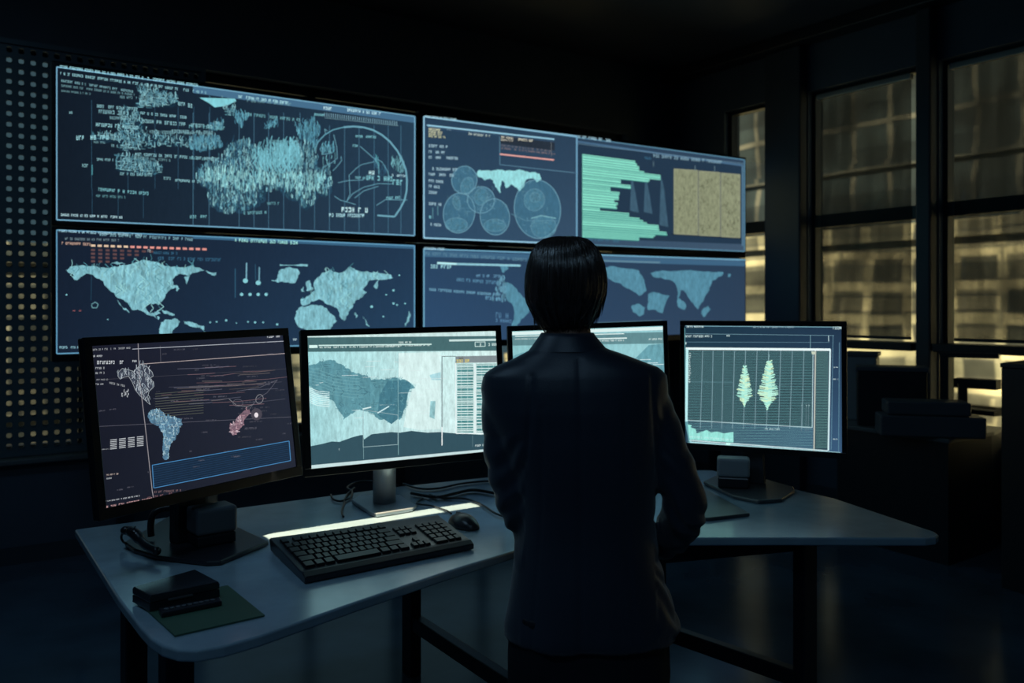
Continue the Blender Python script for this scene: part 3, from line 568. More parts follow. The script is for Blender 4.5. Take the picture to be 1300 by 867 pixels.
c.line([(690, 815), (940, 806)], 3, (110, 150, 170), 4, .5)
c.build('screen', t4)
# stand that carries the video wall
vs_ = thing('video_wall_stand', 'black floor stand carrying the four wall displays', 'display stand', VP0+A*2.6+NB*.16)
for s_ in (.35, 2.0, 3.6, 5.0):
    MB().box(VP0+A*s_+NB*.15+Vector((0, 0, 1.32)), (.08, .06, 2.56), MBk).build('post', M['steel'], vs_)
    MB().box(VP0+A*s_+NB*.1+Vector((0, 0, .02)), (.12, .7, .04), MBk).build('foot', M['steel'], vs_)
for zz in (1.5, 2.3): MB().box(VP0+A*2.6+NB*.1+Vector((0, 0, zz)), (4.9, .05, .08), MBk).build('rail', M['steel'], vs_)

# ---------------------------------------------------------------- monitors
def mono(cx, cy, D, yaw, tilt, roll, w_, h_, label, draw, neck, base, base_mat, inset=(.022, .022, .03)):
    ctr = at(cx, cy, D)
    Rm = Matrix.Rotation(yaw, 3, 'Z') @ Matrix.Rotation(tilt, 3, 'X') @ Matrix.Rotation(roll, 3, 'Y')
    nrm = Rm @ Vector((0, -1, 0)); bk = -nrm
    bpts = [atz(x, y, .765) for x, y in base]; bc = sum(bpts, Vector())/len(bpts)
    t = thing('computer_monitor', label, 'computer monitor', (bc.x, bc.y, .752), 'monitors on the desks')
    MB().box(ctr+bk*.016, (w_, .028, h_), Rm).build('housing', M['bezel'], t, bevel=.006, seg=3)
    MB().box(ctr+bk*.045, (w_*.62, .035, h_*.55), Rm).build('back_cover', M['plastic'], t, bevel=.012)
    # raised bezel rim around the picture
    i0, it, ib = inset; rim = MB()
    rim.box(ctr+Rm@Vector((0, -.001, h_/2-it/2)), (w_, .008, it), Rm); rim.box(ctr+Rm@Vector((0, -.001, -h_/2+ib/2)), (w_, .008, ib), Rm)
    for sg in (-1, 1): rim.box(ctr+Rm@Vector((sg*(w_/2-i0/2), -.001, (ib-it)/2)), (i0, .008, h_-it-ib), Rm)
    rim.build('bezel', M['bezel'], t, bevel=.002)
    cv = Canvas(ctr+nrm*.0, nrm); 
    def loc(u, v):     # 0..1 across the picture, v down, back to photo coordinates
        p = ctr+Rm@Vector((-w_/2+i0+u*(w_-2*i0), 0, h_/2-it-v*(h_-it-ib))); return (650+1100*p.x/p.y, HOR-1100*(p.z-CAMZ)/p.y)
    draw(cv, loc); cv.T = lambda x, y: (x, y); cv.build('screen', t)
    MB().prism([(p.x, p.y) for p in bpts], .752, .766).build('base', base_mat, t, bevel=.004)
    neck(t, ctr, Rm, bk)
    return t
def quad(loc): return [loc(0, 0), loc(1, 0), loc(1, 1), loc(0, 1)]
def clipper(cv, loc, x0, y0, k): cv.crop(x0, y0, k)

def draw1(c, loc):
    c.bg(quad(loc), [(26, 28, 42), (34, 40, 56), (36, 40, 54), (22, 26, 38)], .1)
    c.crop(90, 400, 310/960)
    W = (200, 205, 210); D_ = (105, 105, 118)
    c.text(85, 114, 240, 108, 8, W, 5); c.text(85, 140, 240, 132, 7, W, 5, dim=.6); c.line([(240, 134), (850, 102)], 2.5, (190, 195, 205), 4, .8); c.text(770, 90, 845, 86, 10, W, 5)
    c.text(85, 165, 130, 164, 7, W, 5); c.text(92, 193, 205, 192, 13, W, 5); c.text(95, 213, 135, 212, 8, W, 5, dim=.8); c.text(95, 232, 135, 231, 8, W, 5, dim=.7); c.text(95, 258, 145, 256, 6, W, 5, dim=.5); c.text(95, 275, 130, 274, 6, W, 5, dim=.7)
    c.line([(262, 95), (268, 250), (290, 430), (318, 690), (327, 740)], 3, (150, 145, 150), 4, .9); c.line([(272, 193), (855, 150)], 2.6, (190, 175, 175), 4, .8)
    c.line([(105, 438), (870, 400)], 1.8, D_, 3, .7); c.line([(350, 120), (352, 185)], 2, D_, 3, .6); c.line([(100, 255), (870, 210)], 1.4, D_, 3, .4)
    for i in range(38):
        x = random.uniform(320, 700); y = random.uniform(205, 360); L = random.uniform(40, 240); dy = -L*.07+random.uniform(-6, 6)
        x2 = min(x+L, 860); c.line([(x, y), ((x+x2)/2, y+dy*.3), (x2, y+dy)], 1.8, random.choice([(140, 110, 118), (110, 112, 130), (130, 120, 118)]), 4, random.uniform(.35, .8))
    for i in range(50):
        x = random.uniform(330, 840); y = random.uniform(110, 560); c.text(x, y, x+random.uniform(14, 60), y-2, 5, D_, 4, dim=random.uniform(.4, .9))
    for i in range(10): y = 310+i*10; c.line([(330, y), (520, y-16)], 1.6, (130, 135, 120), 4, .5)
    na = [(185, 225), (200, 210), (225, 215), (245, 222), (262, 205), (272, 193), (300, 205), (318, 225), (322, 240), (305, 250), (322, 262), (325, 280), (305, 300), (300, 325), (310, 352), (290, 335), (268, 315), (252, 295), (240, 265), (225, 240), (205, 245), (192, 252), (183, 240)]
    c.poly(na, (60, 66, 80), 3, .8, frac=5); c.scatter(na, 260, (8, 22), [(200, 210, 218), (150, 165, 178)], 2.2, 5, .5); c.line(na+[na[0]], 1.6, (200, 210, 215), 5, .7)
    sa = [(302, 385), (318, 370), (345, 372), (365, 390), (395, 400), (435, 408), (438, 430), (425, 450), (412, 480), (395, 500), (385, 530), (380, 565), (368, 570), (360, 545), (362, 500), (358, 460), (345, 435), (318, 425), (303, 405)]
    c.poly(sa, (84, 122, 148), 3, .8, frac=5); c.scatter(sa, 480, (5, 13), [(160, 205, 222), (120, 170, 195), (195, 225, 235)], 2.4, 5, .6, .3)
    pk = [(622, 430), (640, 425), (650, 405), (680, 375), (700, 370), (705, 385), (690, 400), (678, 415), (680, 430), (665, 445), (650, 468), (635, 474), (625, 460)]
    c.poly(pk, (120, 95, 108), 3, .8); c.scatter(pk, 160, (5, 12), [(225, 200, 210), (190, 150, 160)], 2.5, 5, .6, .5)
    c.poly(c.ellipse(727, 393, 8, 10, n=12)[:-1], (235, 225, 230), 5); c.poly(c.ellipse(728, 390, 22, 24, n=20)[:-1], (80, 76, 88), 4, dim=.8)
    c.line([(650, 300), (740, 285), (810, 255), (770, 305), (730, 330), (700, 370)], 1.8, D_, 4, .8); c.line(c.ellipse(740, 330, 14, 18, 20, 16), 2.2, (150, 150, 155), 4, .8); c.line([(620, 330), (650, 355), (690, 360), (720, 350)], 2.2, (130, 130, 135), 4, .9); c.line(c.ellipse(655, 345, 20, 14, 0, 14), 1.8, D_, 4, .8)
    for i in range(4):
        for j in range(6):
            x = 153+i*35; y = 490+j*7-i*4; c.poly([(x, y), (x+26, y-3), (x+26, y), (x, y+3)], (185, 190, 195), 4)
    bx = [(318, 590), (856, 495), (862, 572), (324, 680)]
    c.poly(bx, (22, 40, 62), 2, .3); c.frame(bx, 3, (70, 130, 180), 5)
    for i in range(9): t_ = (i+1)/10; c.line([(318+6*t_, 590+90*t_), (856+6*t_, 495+77*t_)], 1.4, (50, 80, 110), 4, .8)
    c.text(120, 530, 150, 528, 4, W, 5, dim=.6); c.text(138, 632, 190, 626, 6, (220, 200, 190), 5, dim=.8); c.text(138, 646, 165, 642, 6, W, 5, dim=.8); c.text(185, 400, 185.1, 401, 4, W, 5)
    c.text(135, 735, 270, 712, 5, W, 5); c.text(138, 762, 320, 728, 12, (190, 150, 150), 5); c.text(320, 700, 440, 692, 8, (130, 105, 108), 5, dim=.8); c.text(300, 725, 400, 706, 10, (130, 95, 100), 5, dim=.8)
    c.poly([(720, 640), (898, 598), (898, 610), (790, 640)], (120, 84, 84), 3, .5); c.text(150, 270, 215, 284, 8, W, 5, dim=.6); c.scatter([(195, 300), (225, 300), (225, 330), (195, 325)], 22, (4, 10), [W], 2, 5)
    c.text(240, 185, 262, 185, 8, W, 5)
    for (x, y) in ((150, 375), (110, 380), (300, 620), (480, 600), (640, 560), (560, 670), (700, 650), (220, 680), (180, 690), (500, 575), (600, 540), (850, 430)): c.text(x, y, x+25, y-3, 5, D_, 4, dim=.8)
def neck1(t, ctr, Rm, bk):
    yz = Rz(.95)
    p = Vector((ctr.x, ctr.y, 0))+Vector((bk.x, bk.y, 0))*.085
    MB().box(Vector((p.x, p.y, .765+.19))+Vector((.0, 0, 0)), (.115, .045, .38), yz).build('neck', M['plastic'], t, bevel=.008)
    MB().box(Vector((p.x, p.y, .765+.14))+yz@Vector((.085, .005, 0)), (.05, .03, .28), yz).build('cable_cover', M['greyplastic'], t, bevel=.008)
    MB().box(ctr+bk*.065-Vector((0, 0, .05)), (.12, .05, .14), Rm).build('mount', M['plastic'], t)
mono(258.9, 524.9, 2.8, .96, -.13, -.018, .757, .529, 'leftmost monitor, dark screen with white continents and a blue outlined box', draw1, neck1,
     [(158, 688), (170, 697), (200, 706), (262, 713), (280, 712), (341, 687), (300, 668), (215, 655)], M['plastic'], (.026, .026, .034))

def draw2(c, loc):
    c.bg(quad(loc), [(160, 214, 218), (214, 242, 238), (222, 242, 240), (160, 210, 214)], .5)
    c.crop(370, 400, 290/1143)
    c.poly([(66, 112), (1035, 102), (1035, 178), (68, 184)], (72, 108, 112), 1, .2); c.poly([(66, 98), (1035, 82), (1035, 104), (66, 112)], (205, 232, 230), 2, .3)
    c.text(80, 106, 170, 104, 9, (90, 120, 125), 5); c.poly([(88, 150), (130, 150), (130, 164), (88, 165)], (215, 245, 240), 4); c.line([(135, 152), (700, 146)], 6, (205, 235, 230), 4); c.text(140, 166, 540, 160, 8, (220, 240, 235), 5); c.text(450, 158, 700, 154, 7, (220, 240, 235), 5); c.text(530, 142, 600, 140, 9, (225, 245, 240), 5, fill=.98)
    c.poly([(788, 122), (1032, 118), (1032, 128), (788, 132)], (200, 225, 222), 3); c.frame([(918, 135), (968, 134), (968, 156), (918, 157)], 3, (210, 235, 232), 4); c.text(922, 154, 965, 153, 14, (225, 245, 240), 5); c.text(985, 154, 1032, 152, 13, (225, 245, 240), 5)
    land = [(78, 262), (110, 245), (175, 226), (230, 240), (290, 270), (350, 300), (400, 325), (450, 318), (520, 312), (570, 325), (600, 345), (620, 362), (585, 385), (580, 420), (575, 460), (555, 500), (540, 525), (520, 505), (500, 545), (470, 520), (420, 510), (380, 480), (340, 470), (320, 480), (290, 500), (260, 524), (235, 480), (215, 440), (190, 420), (150, 400), (110, 380), (80, 350)]
    c.poly(land, (92, 146, 158), 2, .5, frac=12); c.scatter(land, 420, (10, 34), [(120, 180, 190), (70, 120, 135)], 2, 3, .9, .6, (.6, 1))
    c.poly([(480, 330), (570, 325), (600, 345), (585, 385), (555, 500), (500, 545), (430, 500), (440, 400)], (70, 122, 138), 3, .4)
    for i in range(7): y = 262+i*16; c.line([(80, y), (140, y+14), (210, y+40), (300, y+54), (340, y+56)], 2, (130, 190, 198), 4, .8)
    for i in range(9): y = 360+i*9; c.line([(80, y), (130, y+20), (190, y+26)], 3, (225, 250, 248), 4)
    c.poly([(80, 385), (140, 408), (190, 425), (150, 445), (80, 450)], (165, 222, 226), 3, .5)
    dk = [(84, 658), (150, 645), (200, 632), (240, 634), (300, 612), (345, 600), (358, 600), (362, 622), (400, 596), (450, 590), (500, 585), (540, 588), (600, 579), (680, 588), (740, 585), (800, 590), (950, 598), (1040, 592), (1040, 668), (86, 756)]
    c.poly(dk, (52, 82, 94), 3, .08); c.poly([(86, 752), (1040, 664), (1040, 676), (86, 772)], (200, 225, 226), 4, .1)
    c.frame([(358, 474), (358, 660), (532, 647), (532, 500)][0:4], 2.6, (170, 200, 205), 5, .8); c.line([(532, 180), (534, 700)], 2, (150, 195, 200), 4); c.line([(752, 205), (752, 652)], 4.5, (120, 135, 140), 5); c.line([(752, 560), (752, 652)], 5, (235, 240, 240), 6); c.line([(752, 207), (820, 206)], 3, (90, 110, 115), 5); c.line([(358, 600), (360, 720)], 2, (130, 165, 170), 5)
    c.line([(355, 470), (398, 460)], 6, (215, 240, 240), 5); c.line([(430, 490), (487, 456)], 6, (205, 235, 238), 5)
    c.poly([(535, 190), (745, 185), (745, 570), (640, 575), (560, 560), (575, 470), (600, 380), (625, 350), (560, 320), (535, 310)], (214, 240, 238), 2, .3)
    c.poly([(690, 300), (745, 285), (745, 325), (700, 325)], (170, 215, 222), 3, .5); c.poly([(695, 430), (720, 430), (715, 520), (690, 510)], (150, 200, 205), 3, .7)
    c.poly([(820, 206), (1036, 202), (1036, 236), (820, 240)], (130, 142, 146), 4, .2); c.text(824, 238, 895, 236, 15, (235, 215, 110), 6, fill=.98); c.text(835, 222, 870, 220, 9, (90, 80, 40), 6)
    for (xa, xb) in ((828, 908), (925, 1036)):
        c.poly([(xa, 244), (xb, 243), (xb, 588), (xa, 586)], (78, 140, 142), 5, .5)
        y = 250
        while y < 585:
            c.line([(xa, y), (xb, y-1)], 4.5, (225, 245, 242), 6); 
            y += random.choice([9, 11, 14, 17])
    for x in (848, 880, 950, 985, 1010): c.line([(x, 245), (x, 586)], 2, (200, 230, 230), 6, .8)
    c.line([(820, 240), (822, 592), (1000, 592)], 4, (235, 245, 245), 6); c.line([(917, 244), (917, 590)], 8, (225, 240, 240), 6)
    for i in range(26):
        x = random.uniform(90, 740); y = random.uniform(195, 560); c.line([(x, y), (x+random.uniform(20, 90), y-2)], 2, (225, 245, 245), 3, .9)
    c.text(918, 658, 965, 654, 9, (220, 235, 235), 6); c.line([(905, 600), (905, 660)], 2, (100, 130, 140), 5); c.poly([(235, 668), (240, 666), (238, 680)], (150, 170, 175), 5)
def neck2(t, ctr, Rm, bk):
    p = atz(488, 637, .765)
    MB().tube([(p.x, p.y, .765), (p.x, p.y, 1.16)], .045, 28).build('neck', M['silver'], t, smooth=True)
    MB().box(ctr+bk*.075, (.14, .09, .12), Rm).build('mount', M['plastic'], t, bevel=.006)
mono(518.8, 503.6, 3.4, .48, -.07, -.012, .835, .544, 'bright monitor with pale map and table, left of the person', draw2, neck2,
     [(446, 634), (470, 650), (478, 652.5), (524, 645), (529, 641), (508, 628), (455, 629)], M['silver'], (.026, .024, .03))

def draw3(c, loc):
    c.bg(quad(loc), [(140, 195, 200), (150, 205, 212), (150, 200, 205), (140, 195, 200)], .3)
    c.crop(640, 400, 450/1300)
    c.poly([(20, 75), (592, 62), (592, 104), (20, 112)], (98, 140, 146), 1, .2); c.poly([(20, 62), (592, 42), (592, 54), (20, 74)], (220, 242, 240), 2)
    c.line([(40, 78), (440, 68)], 3, (225, 245, 242), 4); c.line([(300, 88), (450, 84)], 4, (225, 245, 242), 4); c.text(310, 98, 440, 95, 5, (230, 245, 242), 5); c.text(40, 90, 140, 88, 4, (230, 245, 242), 5); c.text(530, 92, 580, 90, 6, (225, 245, 242), 5)
    c.poly([(480, 160), (530, 110), (592, 104), (592, 260), (560, 240)], (104, 160, 172), 2, .5); c.poly([(30, 150), (120, 120), (140, 160), (40, 240)], (110, 165, 175), 2, .5)
    for i in range(24): x = random.uniform(30, 560); y = random.uniform(110, 480); c.line([(x, y), (x+40, y-1)], 2, (225, 245, 245), 3)
def neck3(t, ctr, Rm, bk):
    p = ctr+bk*.12
    MB().tube([(p.x, p.y, .765), (p.x, p.y, 1.16)], .04, 24).build('neck', M['silver'], t, smooth=True)
    MB().box(ctr+bk*.085, (.14, .10, .12), Rm).build('mount', M['plastic'], t, bevel=.006)
mono(749.2, 493.95, 3.6, .127, -.003, -.032, .678, .547, 'bright monitor mostly hidden behind the person', draw3, neck3,
     [(700, 612), (715, 628), (790, 628), (798, 612), (780, 604), (715, 604)], M['silver'], (.02, .022, .03))

def draw4(c, loc):
    c.bg(quad(loc), [(30, 56, 72), (34, 54, 76), (58, 90, 122), (40, 66, 84)], .08)
    c.crop(850, 400, 240/1040)
    Wt = (215, 240, 240)
    c.line([(78, 70), (84, 540), (118, 712)], 16, (120, 190, 200), 2, .7)
    c.line([(88, 60), (950, 66)], 4, (120, 165, 180), 4); c.text(95, 68, 200, 69, 10, Wt, 5, fill=.98); c.text(460, 70, 690, 70, 8, (160, 190, 200), 5); c.text(900, 78, 955, 78, 16, Wt, 5)
    c.text(88, 122, 240, 122, 11, Wt, 5, fill=.98); c.text(315, 118, 335, 118, 9, Wt, 5); c.line([(88, 102), (905, 112)], 2.5, (125, 165, 180), 4, .8); c.line([(88, 148), (880, 150)], 2.2, (110, 150, 170), 4, .7); c.text(88, 162, 118, 162, 14, Wt, 5)
    c.poly([(100, 192), (790, 196), (785, 618), (100, 578)], (34, 58, 66), 1, .1)
    c.poly([(800, 196), (882, 196), (872, 742), (795, 738)], (44, 72, 84), 1, .1)
    for i in range(62):
        y = 200+i*8.6
        if y < 745:
            y1 = y+4 if y > 500 else y+1; c.line([(100, y), (790, y+(y-390)*.02+3)], 2.6, (100, 146, 152), 2, 1.0 if y < 600 else 1.2); c.line([(805, y+3), (872, y+4)], 2.6, (110, 155, 150), 2, .9)
    for x, x2 in ((183, 170), (240, 232), (297, 288), (358, 347), (419, 407), (482, 470), (546, 534), (612, 600), (676, 662), (740, 728)): c.line([(x, 196), (x2, 625)], 3, (145, 178, 188), 3, .9)
    c.line([(100, 366), (350, 370), (350, 400)], 2, (110, 150, 160), 3, .7); c.line([(600, 385), (740, 382)], 2, (110, 150, 160), 3, .7)
    c.line([(90, 184), (885, 190)], 13, (235, 252, 252), 5); c.line([(884, 186), (874, 745)], 9, (205, 232, 236), 5); c.line([(803, 196), (795, 752)], 8, (185, 190, 180), 5); c.line([(790, 205), (785, 618), (100, 578)], 4, (180, 210, 215), 5); c.line([(98, 184), (93, 585)], 14, (190, 240, 242), 5)
    c.line([(110, 688), (870, 745)], 5, (205, 230, 232), 5); c.line([(112, 704), (940, 764)], 20, (175, 222, 228), 4); c.poly([(780, 200), (802, 200), (800, 216), (784, 216)], (200, 210, 190), 6)
    c.line([(935, 150), (930, 760)], 4, (90, 130, 150), 4); c.line([(900, 112), (890, 740)], 3, (100, 140, 160), 4); c.line([(775, 112), (775, 185)], 3, (120, 160, 170), 4); c.line([(875, 112), (876, 145)], 4, (180, 205, 210), 4)
    for y in (290, 355, 685): c.text(900, y, 930, y, 6, Wt, 5)
    for i in range(14): c.text(100, 215+i*12, 118, 215+i*12, 8, Wt, 5)
    # the two feathered shapes
    for (xc0, y0, xc1, y1, wmax, n) in ((415, 285, 412, 505, 46, 40), (550, 255, 538, 522, 58, 52)):
        L = []; R_ = []
        for i in range(n+1):
            t_ = i/n; y = y0+(y1-y0)*t_; xc = xc0+(xc1-xc0)*t_; ww = wmax*(min(1, .25+t_*1.1) if t_ < .72 else max(.08, (1-t_)/.28))*random.uniform(.75, 1.05)
            L.append((xc-ww*.42, y)); R_.append((xc+ww*.42, y))
            for sg in (-1, 1): c.line([(xc, y), (xc+sg*ww, y-random.uniform(2, 12))], 4.5, random.choice([(190, 245, 225), (165, 230, 215), (215, 245, 205)]), 6)
        c.poly(L+R_[::-1], (165, 228, 212), 5, .3)
    c.line([(548, 215), (545, 262)], 2.5, (150, 190, 195), 5)
    top = [(100, 600), (125, 606), (115, 615), (145, 628), (150, 650), (180, 640), (205, 632), (230, 645), (262, 640), (300, 650), (352, 642), (352, 700), (110, 684)]
    c.poly(top, (150, 225, 215), 3, .4); c.text(110, 672, 345, 690, 9, (200, 245, 240), 6); c.poly([(310, 700), (340, 702), (330, 716), (312, 714)], (200, 250, 240), 6)
    c.text(525, 630, 610, 632, 9, (190, 220, 225), 6)
    for x in (727, 752, 766): c.text(x, 500, x+6, 500, 6, Wt, 5); c.line([(x, 480), (x-2, 640)], 2, (140, 170, 180), 4, .6)
def neck4(t, ctr, Rm, bk):
    yz = Rz(-.43); p = ctr+Vector((bk.x, bk.y, 0))*.085
    p = Vector((p.x-.045, p.y, 0))
    MB().loft([[Vector((p.x, p.y, z))+yz@Vector((a*wd/2, b*.025, 0)) for a, b in ((-1, -1), (1, -1), (1, 1), (-1, 1))] for z, wd in ((.765, .10), (.95, .085), (1.2, .08))]).build('neck', M['gunmetal'], t, bevel=.006)
    MB().box(ctr+bk*.065-Vector((0, 0, .04)), (.14, .06, .14), Rm).build('mount', M['plastic'], t)
mono(965.4, 491.7, 3.7, -.44, .03, -.002, .690, .567, 'rightmost monitor with two pale green feathered shapes on a grid', draw4, neck4,
     [(893, 611), (931, 629), (963, 635.5), (993, 633), (1009, 622), (1007, 618), (975, 609), (915, 601)], M['gunmetal'], (.02, .022, .026))

# ---------------------------------------------------------------- desks
DZ = .75
def bez(pts): return pts
Ld = [(95, 672), (120, 712), (150, 760), (178, 796), (190, 809), (205, 819), (225, 825), (250, 826), (285, 820), (330, 807), (450, 765), (560, 728), (655, 698), (748, 689), (748, 595), (616, 606), (511, 617)]
Rd = [(752, 689), (850, 683), (1000, 682.5), (1120, 683), (1175, 683), (1188, 681.5), (1191.5, 678.5), (1186, 674.5), (1172, 670), (1060, 632.5), (905, 597), (752, 594.5)]
def desk(pts, label, loc, legs, rails, apron):
    t = thing('desk', label, 'desk', (*loc, 0))
    P = [atz(x, y, DZ) for x, y in pts]
    MB().prism([(p.x, p.y) for p in P], DZ-.028, DZ).build('tabletop', M['desk'], t, bevel=.006, seg=3)
    for (x, y, yaw) in legs:
        MB().box((x, y, (DZ-.028)/2), (.075, .05, DZ-.028), Rz(yaw)).build('leg', M['steel'], t, bevel=.004)
    for (x0, y0, x1, y1, z, hh) in rails:
        a = Vector((x0, y0, 0)); b = Vector((x1, y1, 0)); L = (b-a).length; yaw = math.atan2(y1-y0, x1-x0)
        MB().box((a+b)/2+Vector((0, 0, z)), (L, .045, hh), Rz(yaw)).build('stretcher', M['steel'], t, bevel=.005)
    for (x0, y0, x1, y1) in apron:
        a = Vector((x0, y0, 0)); b = Vector((x1, y1, 0)); L = (b-a).length; yaw = math.atan2(y1-y0, x1-x0)
        MB().box((a+b)/2+Vector((0, 0, DZ-.065)), (L, .03, .07), Rz(yaw)).build('apron', M['steel'], t)
    return t
desk(Ld, 'grey curved desk on the left carrying the keyboard and two monitors', (-.6, 2.9), [(-.86, 2.22, .8), (-1.30, 2.98, .8), (-.42, 3.62, -.9), (.06, 2.95, -.9)], [(-.44, 3.66, .05, 2.92, .22, .06)], [(-1.28, 3.02, -.45, 3.58)])
desk(Rd, 'grey pointed desk on the right carrying the rightmost monitor', (.9, 3.3), [(1.055, 3.12, .6), (.60, 3.62, .6)], [(.60, 3.62, 1.05, 3.12, .19, .06)], [(.45, 2.97, 1.02, 3.14)])

# ---------------------------------------------------------------- keyboard
def q_at(x, y, z=.752): p = atz(x, y, z); return p
K = [Vector((-.775, 2.772, 0)), Vector((-.262, 3.080, 0)), Vector((-.122, 2.785, 0)), Vector((-.582, 2.435, 0))]   # back-left, back-right, front-right, front-left
def kp(u, v): return K[0].lerp(K[1], u).lerp(K[3].lerp(K[2], u), v)
kz = lambda v: .790-.016*v
kb = thing('keyboard', 'black full size computer keyboard on the left desk', 'keyboard', (*kp(.5, .5).xy, DZ+.001))
mb = MB(); N_ = 12; ring0 = []; 
prof = [(0, .0), (1, 0)]
body = MB()
def krow(v, z, n=16, e=0): return [Vector((*kp(u, v).xy, z)) for u in [-.0+e+(1-2*e)*i/n for i in range(n+1)]]
rows = [(-.02, .785), (.0, .792), (.10, .790), (.86, .776), (.93, .778), (1.0, .770), (1.0, .753), (0.02, .753)]
vs = []; n = 17
for v, z in rows: vs += krow(v, z)
fs = []
R_ = len(rows)
for r in range(R_):
    for i in range(16): a = r*17+i; b = ((r+1) % R_)*17+i; fs.append((a, a+1, b+1, b))
fs.append(tuple(r*17 for r in range(R_))); fs.append(tuple(r*17+16 for r in range(R_))[::-1])
body.add(vs, fs).build('keyboard_body', M['plastic'], kb, bevel=.003)
def key(u0, u1, v0, v1):
    mb = MB(); g = .0022
    def Z(v): return .790-.0165*v
    lo = [kp(u0, v0), kp(u1, v0), kp(u1, v1), kp(u0, v1)]; ctr = sum(lo, Vector())/4
    vsl = [Vector((*(p+(ctr-p).normalized()*g).xy, Z(v)-.003)) for p, v in zip(lo, (v0, v0, v1, v1))]
    vst = [Vector((*(p+(ctr-p).normalized()*(g+.0038)).xy, Z(v)+.0085)) for p, v in zip(lo, (v0, v0, v1, v1))]
    mb.loft([[q for q in vsl], [q for q in vst]]); return mb
rowsv = [(.10, .215), (.235, .36), (.36, .485), (.485, .61), (.61, .735), (.735, .86)]
def krowkeys(us, r):
    for (a, b) in us: key(a, b, *rowsv[r]).build('key', M['key'], kb, bevel=.0012)
def span(a, b, ws):
    T_ = sum(ws); x = a; o = []
    for w_ in ws: o.append((x, x+(b-a)*w_/T_)); x += (b-a)*w_/T_
    return o
krowkeys(span(.03, .63, [1, .5]+[1]*12)[0:1]+span(.03, .63, [1, .5]+[1]*12)[2:], 0)
krowkeys(span(.03, .63, [1]*13+[2]), 1); krowkeys(span(.03, .63, [1.5]+[1]*12+[1.5]), 2); krowkeys(span(.03, .63, [1.8]+[1]*11+[2.2]), 3)
krowkeys(span(.03, .63, [2.3]+[1]*10+[2.7]), 4); krowkeys(span(.03, .63, [1.4, 1.2, 1.3, 6, 1.3, 1.2, 1.4]), 5)
for r in (1, 2): krowkeys(span(.65, .76, [1, 1, 1]), r)
krowkeys(span(.687, .723, [1]), 4); krowkeys(span(.65, .76, [1, 1, 1]), 5)
for r in (1, 2, 3, 4): krowkeys(span(.79, .96, [1, 1, 1, 1]), r)
krowkeys(span(.79, .96, [2, 1, 1]), 5)

# mouse with its cable
mo = thing('computer_mouse', 'black computer mouse beside the keyboard', 'mouse', (*q_at(590, 668).xy, DZ+.001))
mc = q_at(589, 668); ax = Vector((.62, -.78, 0)); MM = Matrix(((ax.x, -ax.y, 0), (ax.y, ax.x, 0), (0, 0, 1)))
rings = []
for j in range(0, 13):
    t_ = j/12; x = -.072+.144*t_; wd = .046*math.sin(math.pi*min(.98, max(.06, t_*.9+.07)))**.5*(1-.12*(1-t_)); hh = .045*math.sin(math.pi*min(.97, .12+t_*.82))**.7
    rings.append([mc+MM@Vector((x, wd*math.cos(q), 0))+Vector((0, 0, .001+max(0, hh*math.sin(q)) if math.sin(q) > 0 else .001)) for q in [2*math.pi*i/18 for i in range(18)]])
MB().loft(rings).build('mouse_shell', M['plastic'], mo, smooth=True)
MB().box(mc+MM@Vector((-.035, 0, .040)), (.022, .008, .012), MM).build('scroll_wheel', M['greyplastic'], mo, bevel=.003)
def smooth_path(pts, n=8):
    P = [Vector(p) for p in pts]; o = []
    for i in range(len(P)-1):
        p0 = P[max(i-1, 0)]; p1 = P[i]; p2 = P[i+1]; p3 = P[min(i+2, len(P)-1)]
        for k in range(n):
            t = k/n; o.append(.5*((2*p1)+(p2-p0)*t+(2*p0-5*p1+4*p2-p3)*t*t+(3*p1-p0-3*p2+p3)*t**3))
    o.append(P[-1]); return o
def cpath(pp, z=.756): return [q_at(x, y, z+(pp_z if False else 0)) for x, y in pp]
MB().tube(smooth_path(cpath([(573, 652), (566, 648), (548, 642), (529, 639), (536, 632), (533, 628)])), .0035, 8).build('mouse_cable', M['cable'], mo, smooth=True)
for pp, r, lab, z in (([(420, 628), (424, 634), (433, 636), (444, 632), (447, 624), (441, 619), (450, 613), (466, 611), (484, 612), (505, 616)], .0045, 'black cable looped on the desk left of the monitor stand', .757),
        ([(436, 656), (434, 649), (436, 641), (438, 633), (442, 626), (450, 619)], .004, 'thin black cable trailing forward beside the monitor stand', .756),
        ([(512, 614), (532, 620), (556, 620), (585, 614), (614, 611), (640, 611)], .0045, 'black cable running back along the desk edge behind the mouse', .757),
        ([(545, 628), (562, 632), (590, 633), (612, 641), (630, 652), (650, 658)], .0045, 'black cable curving past the mouse towards the person', .757),
        ([(522, 626), (538, 629), (556, 631), (575, 627), (600, 622), (628, 626)], .0065, 'thick black cable lying behind the mouse', .759)):
    o = MB().tube(smooth_path(cpath(pp, z)), r, 8).build('cable', M['cable'], smooth=True); props(o, lab, 'cable', 'loose cables on the left desk')

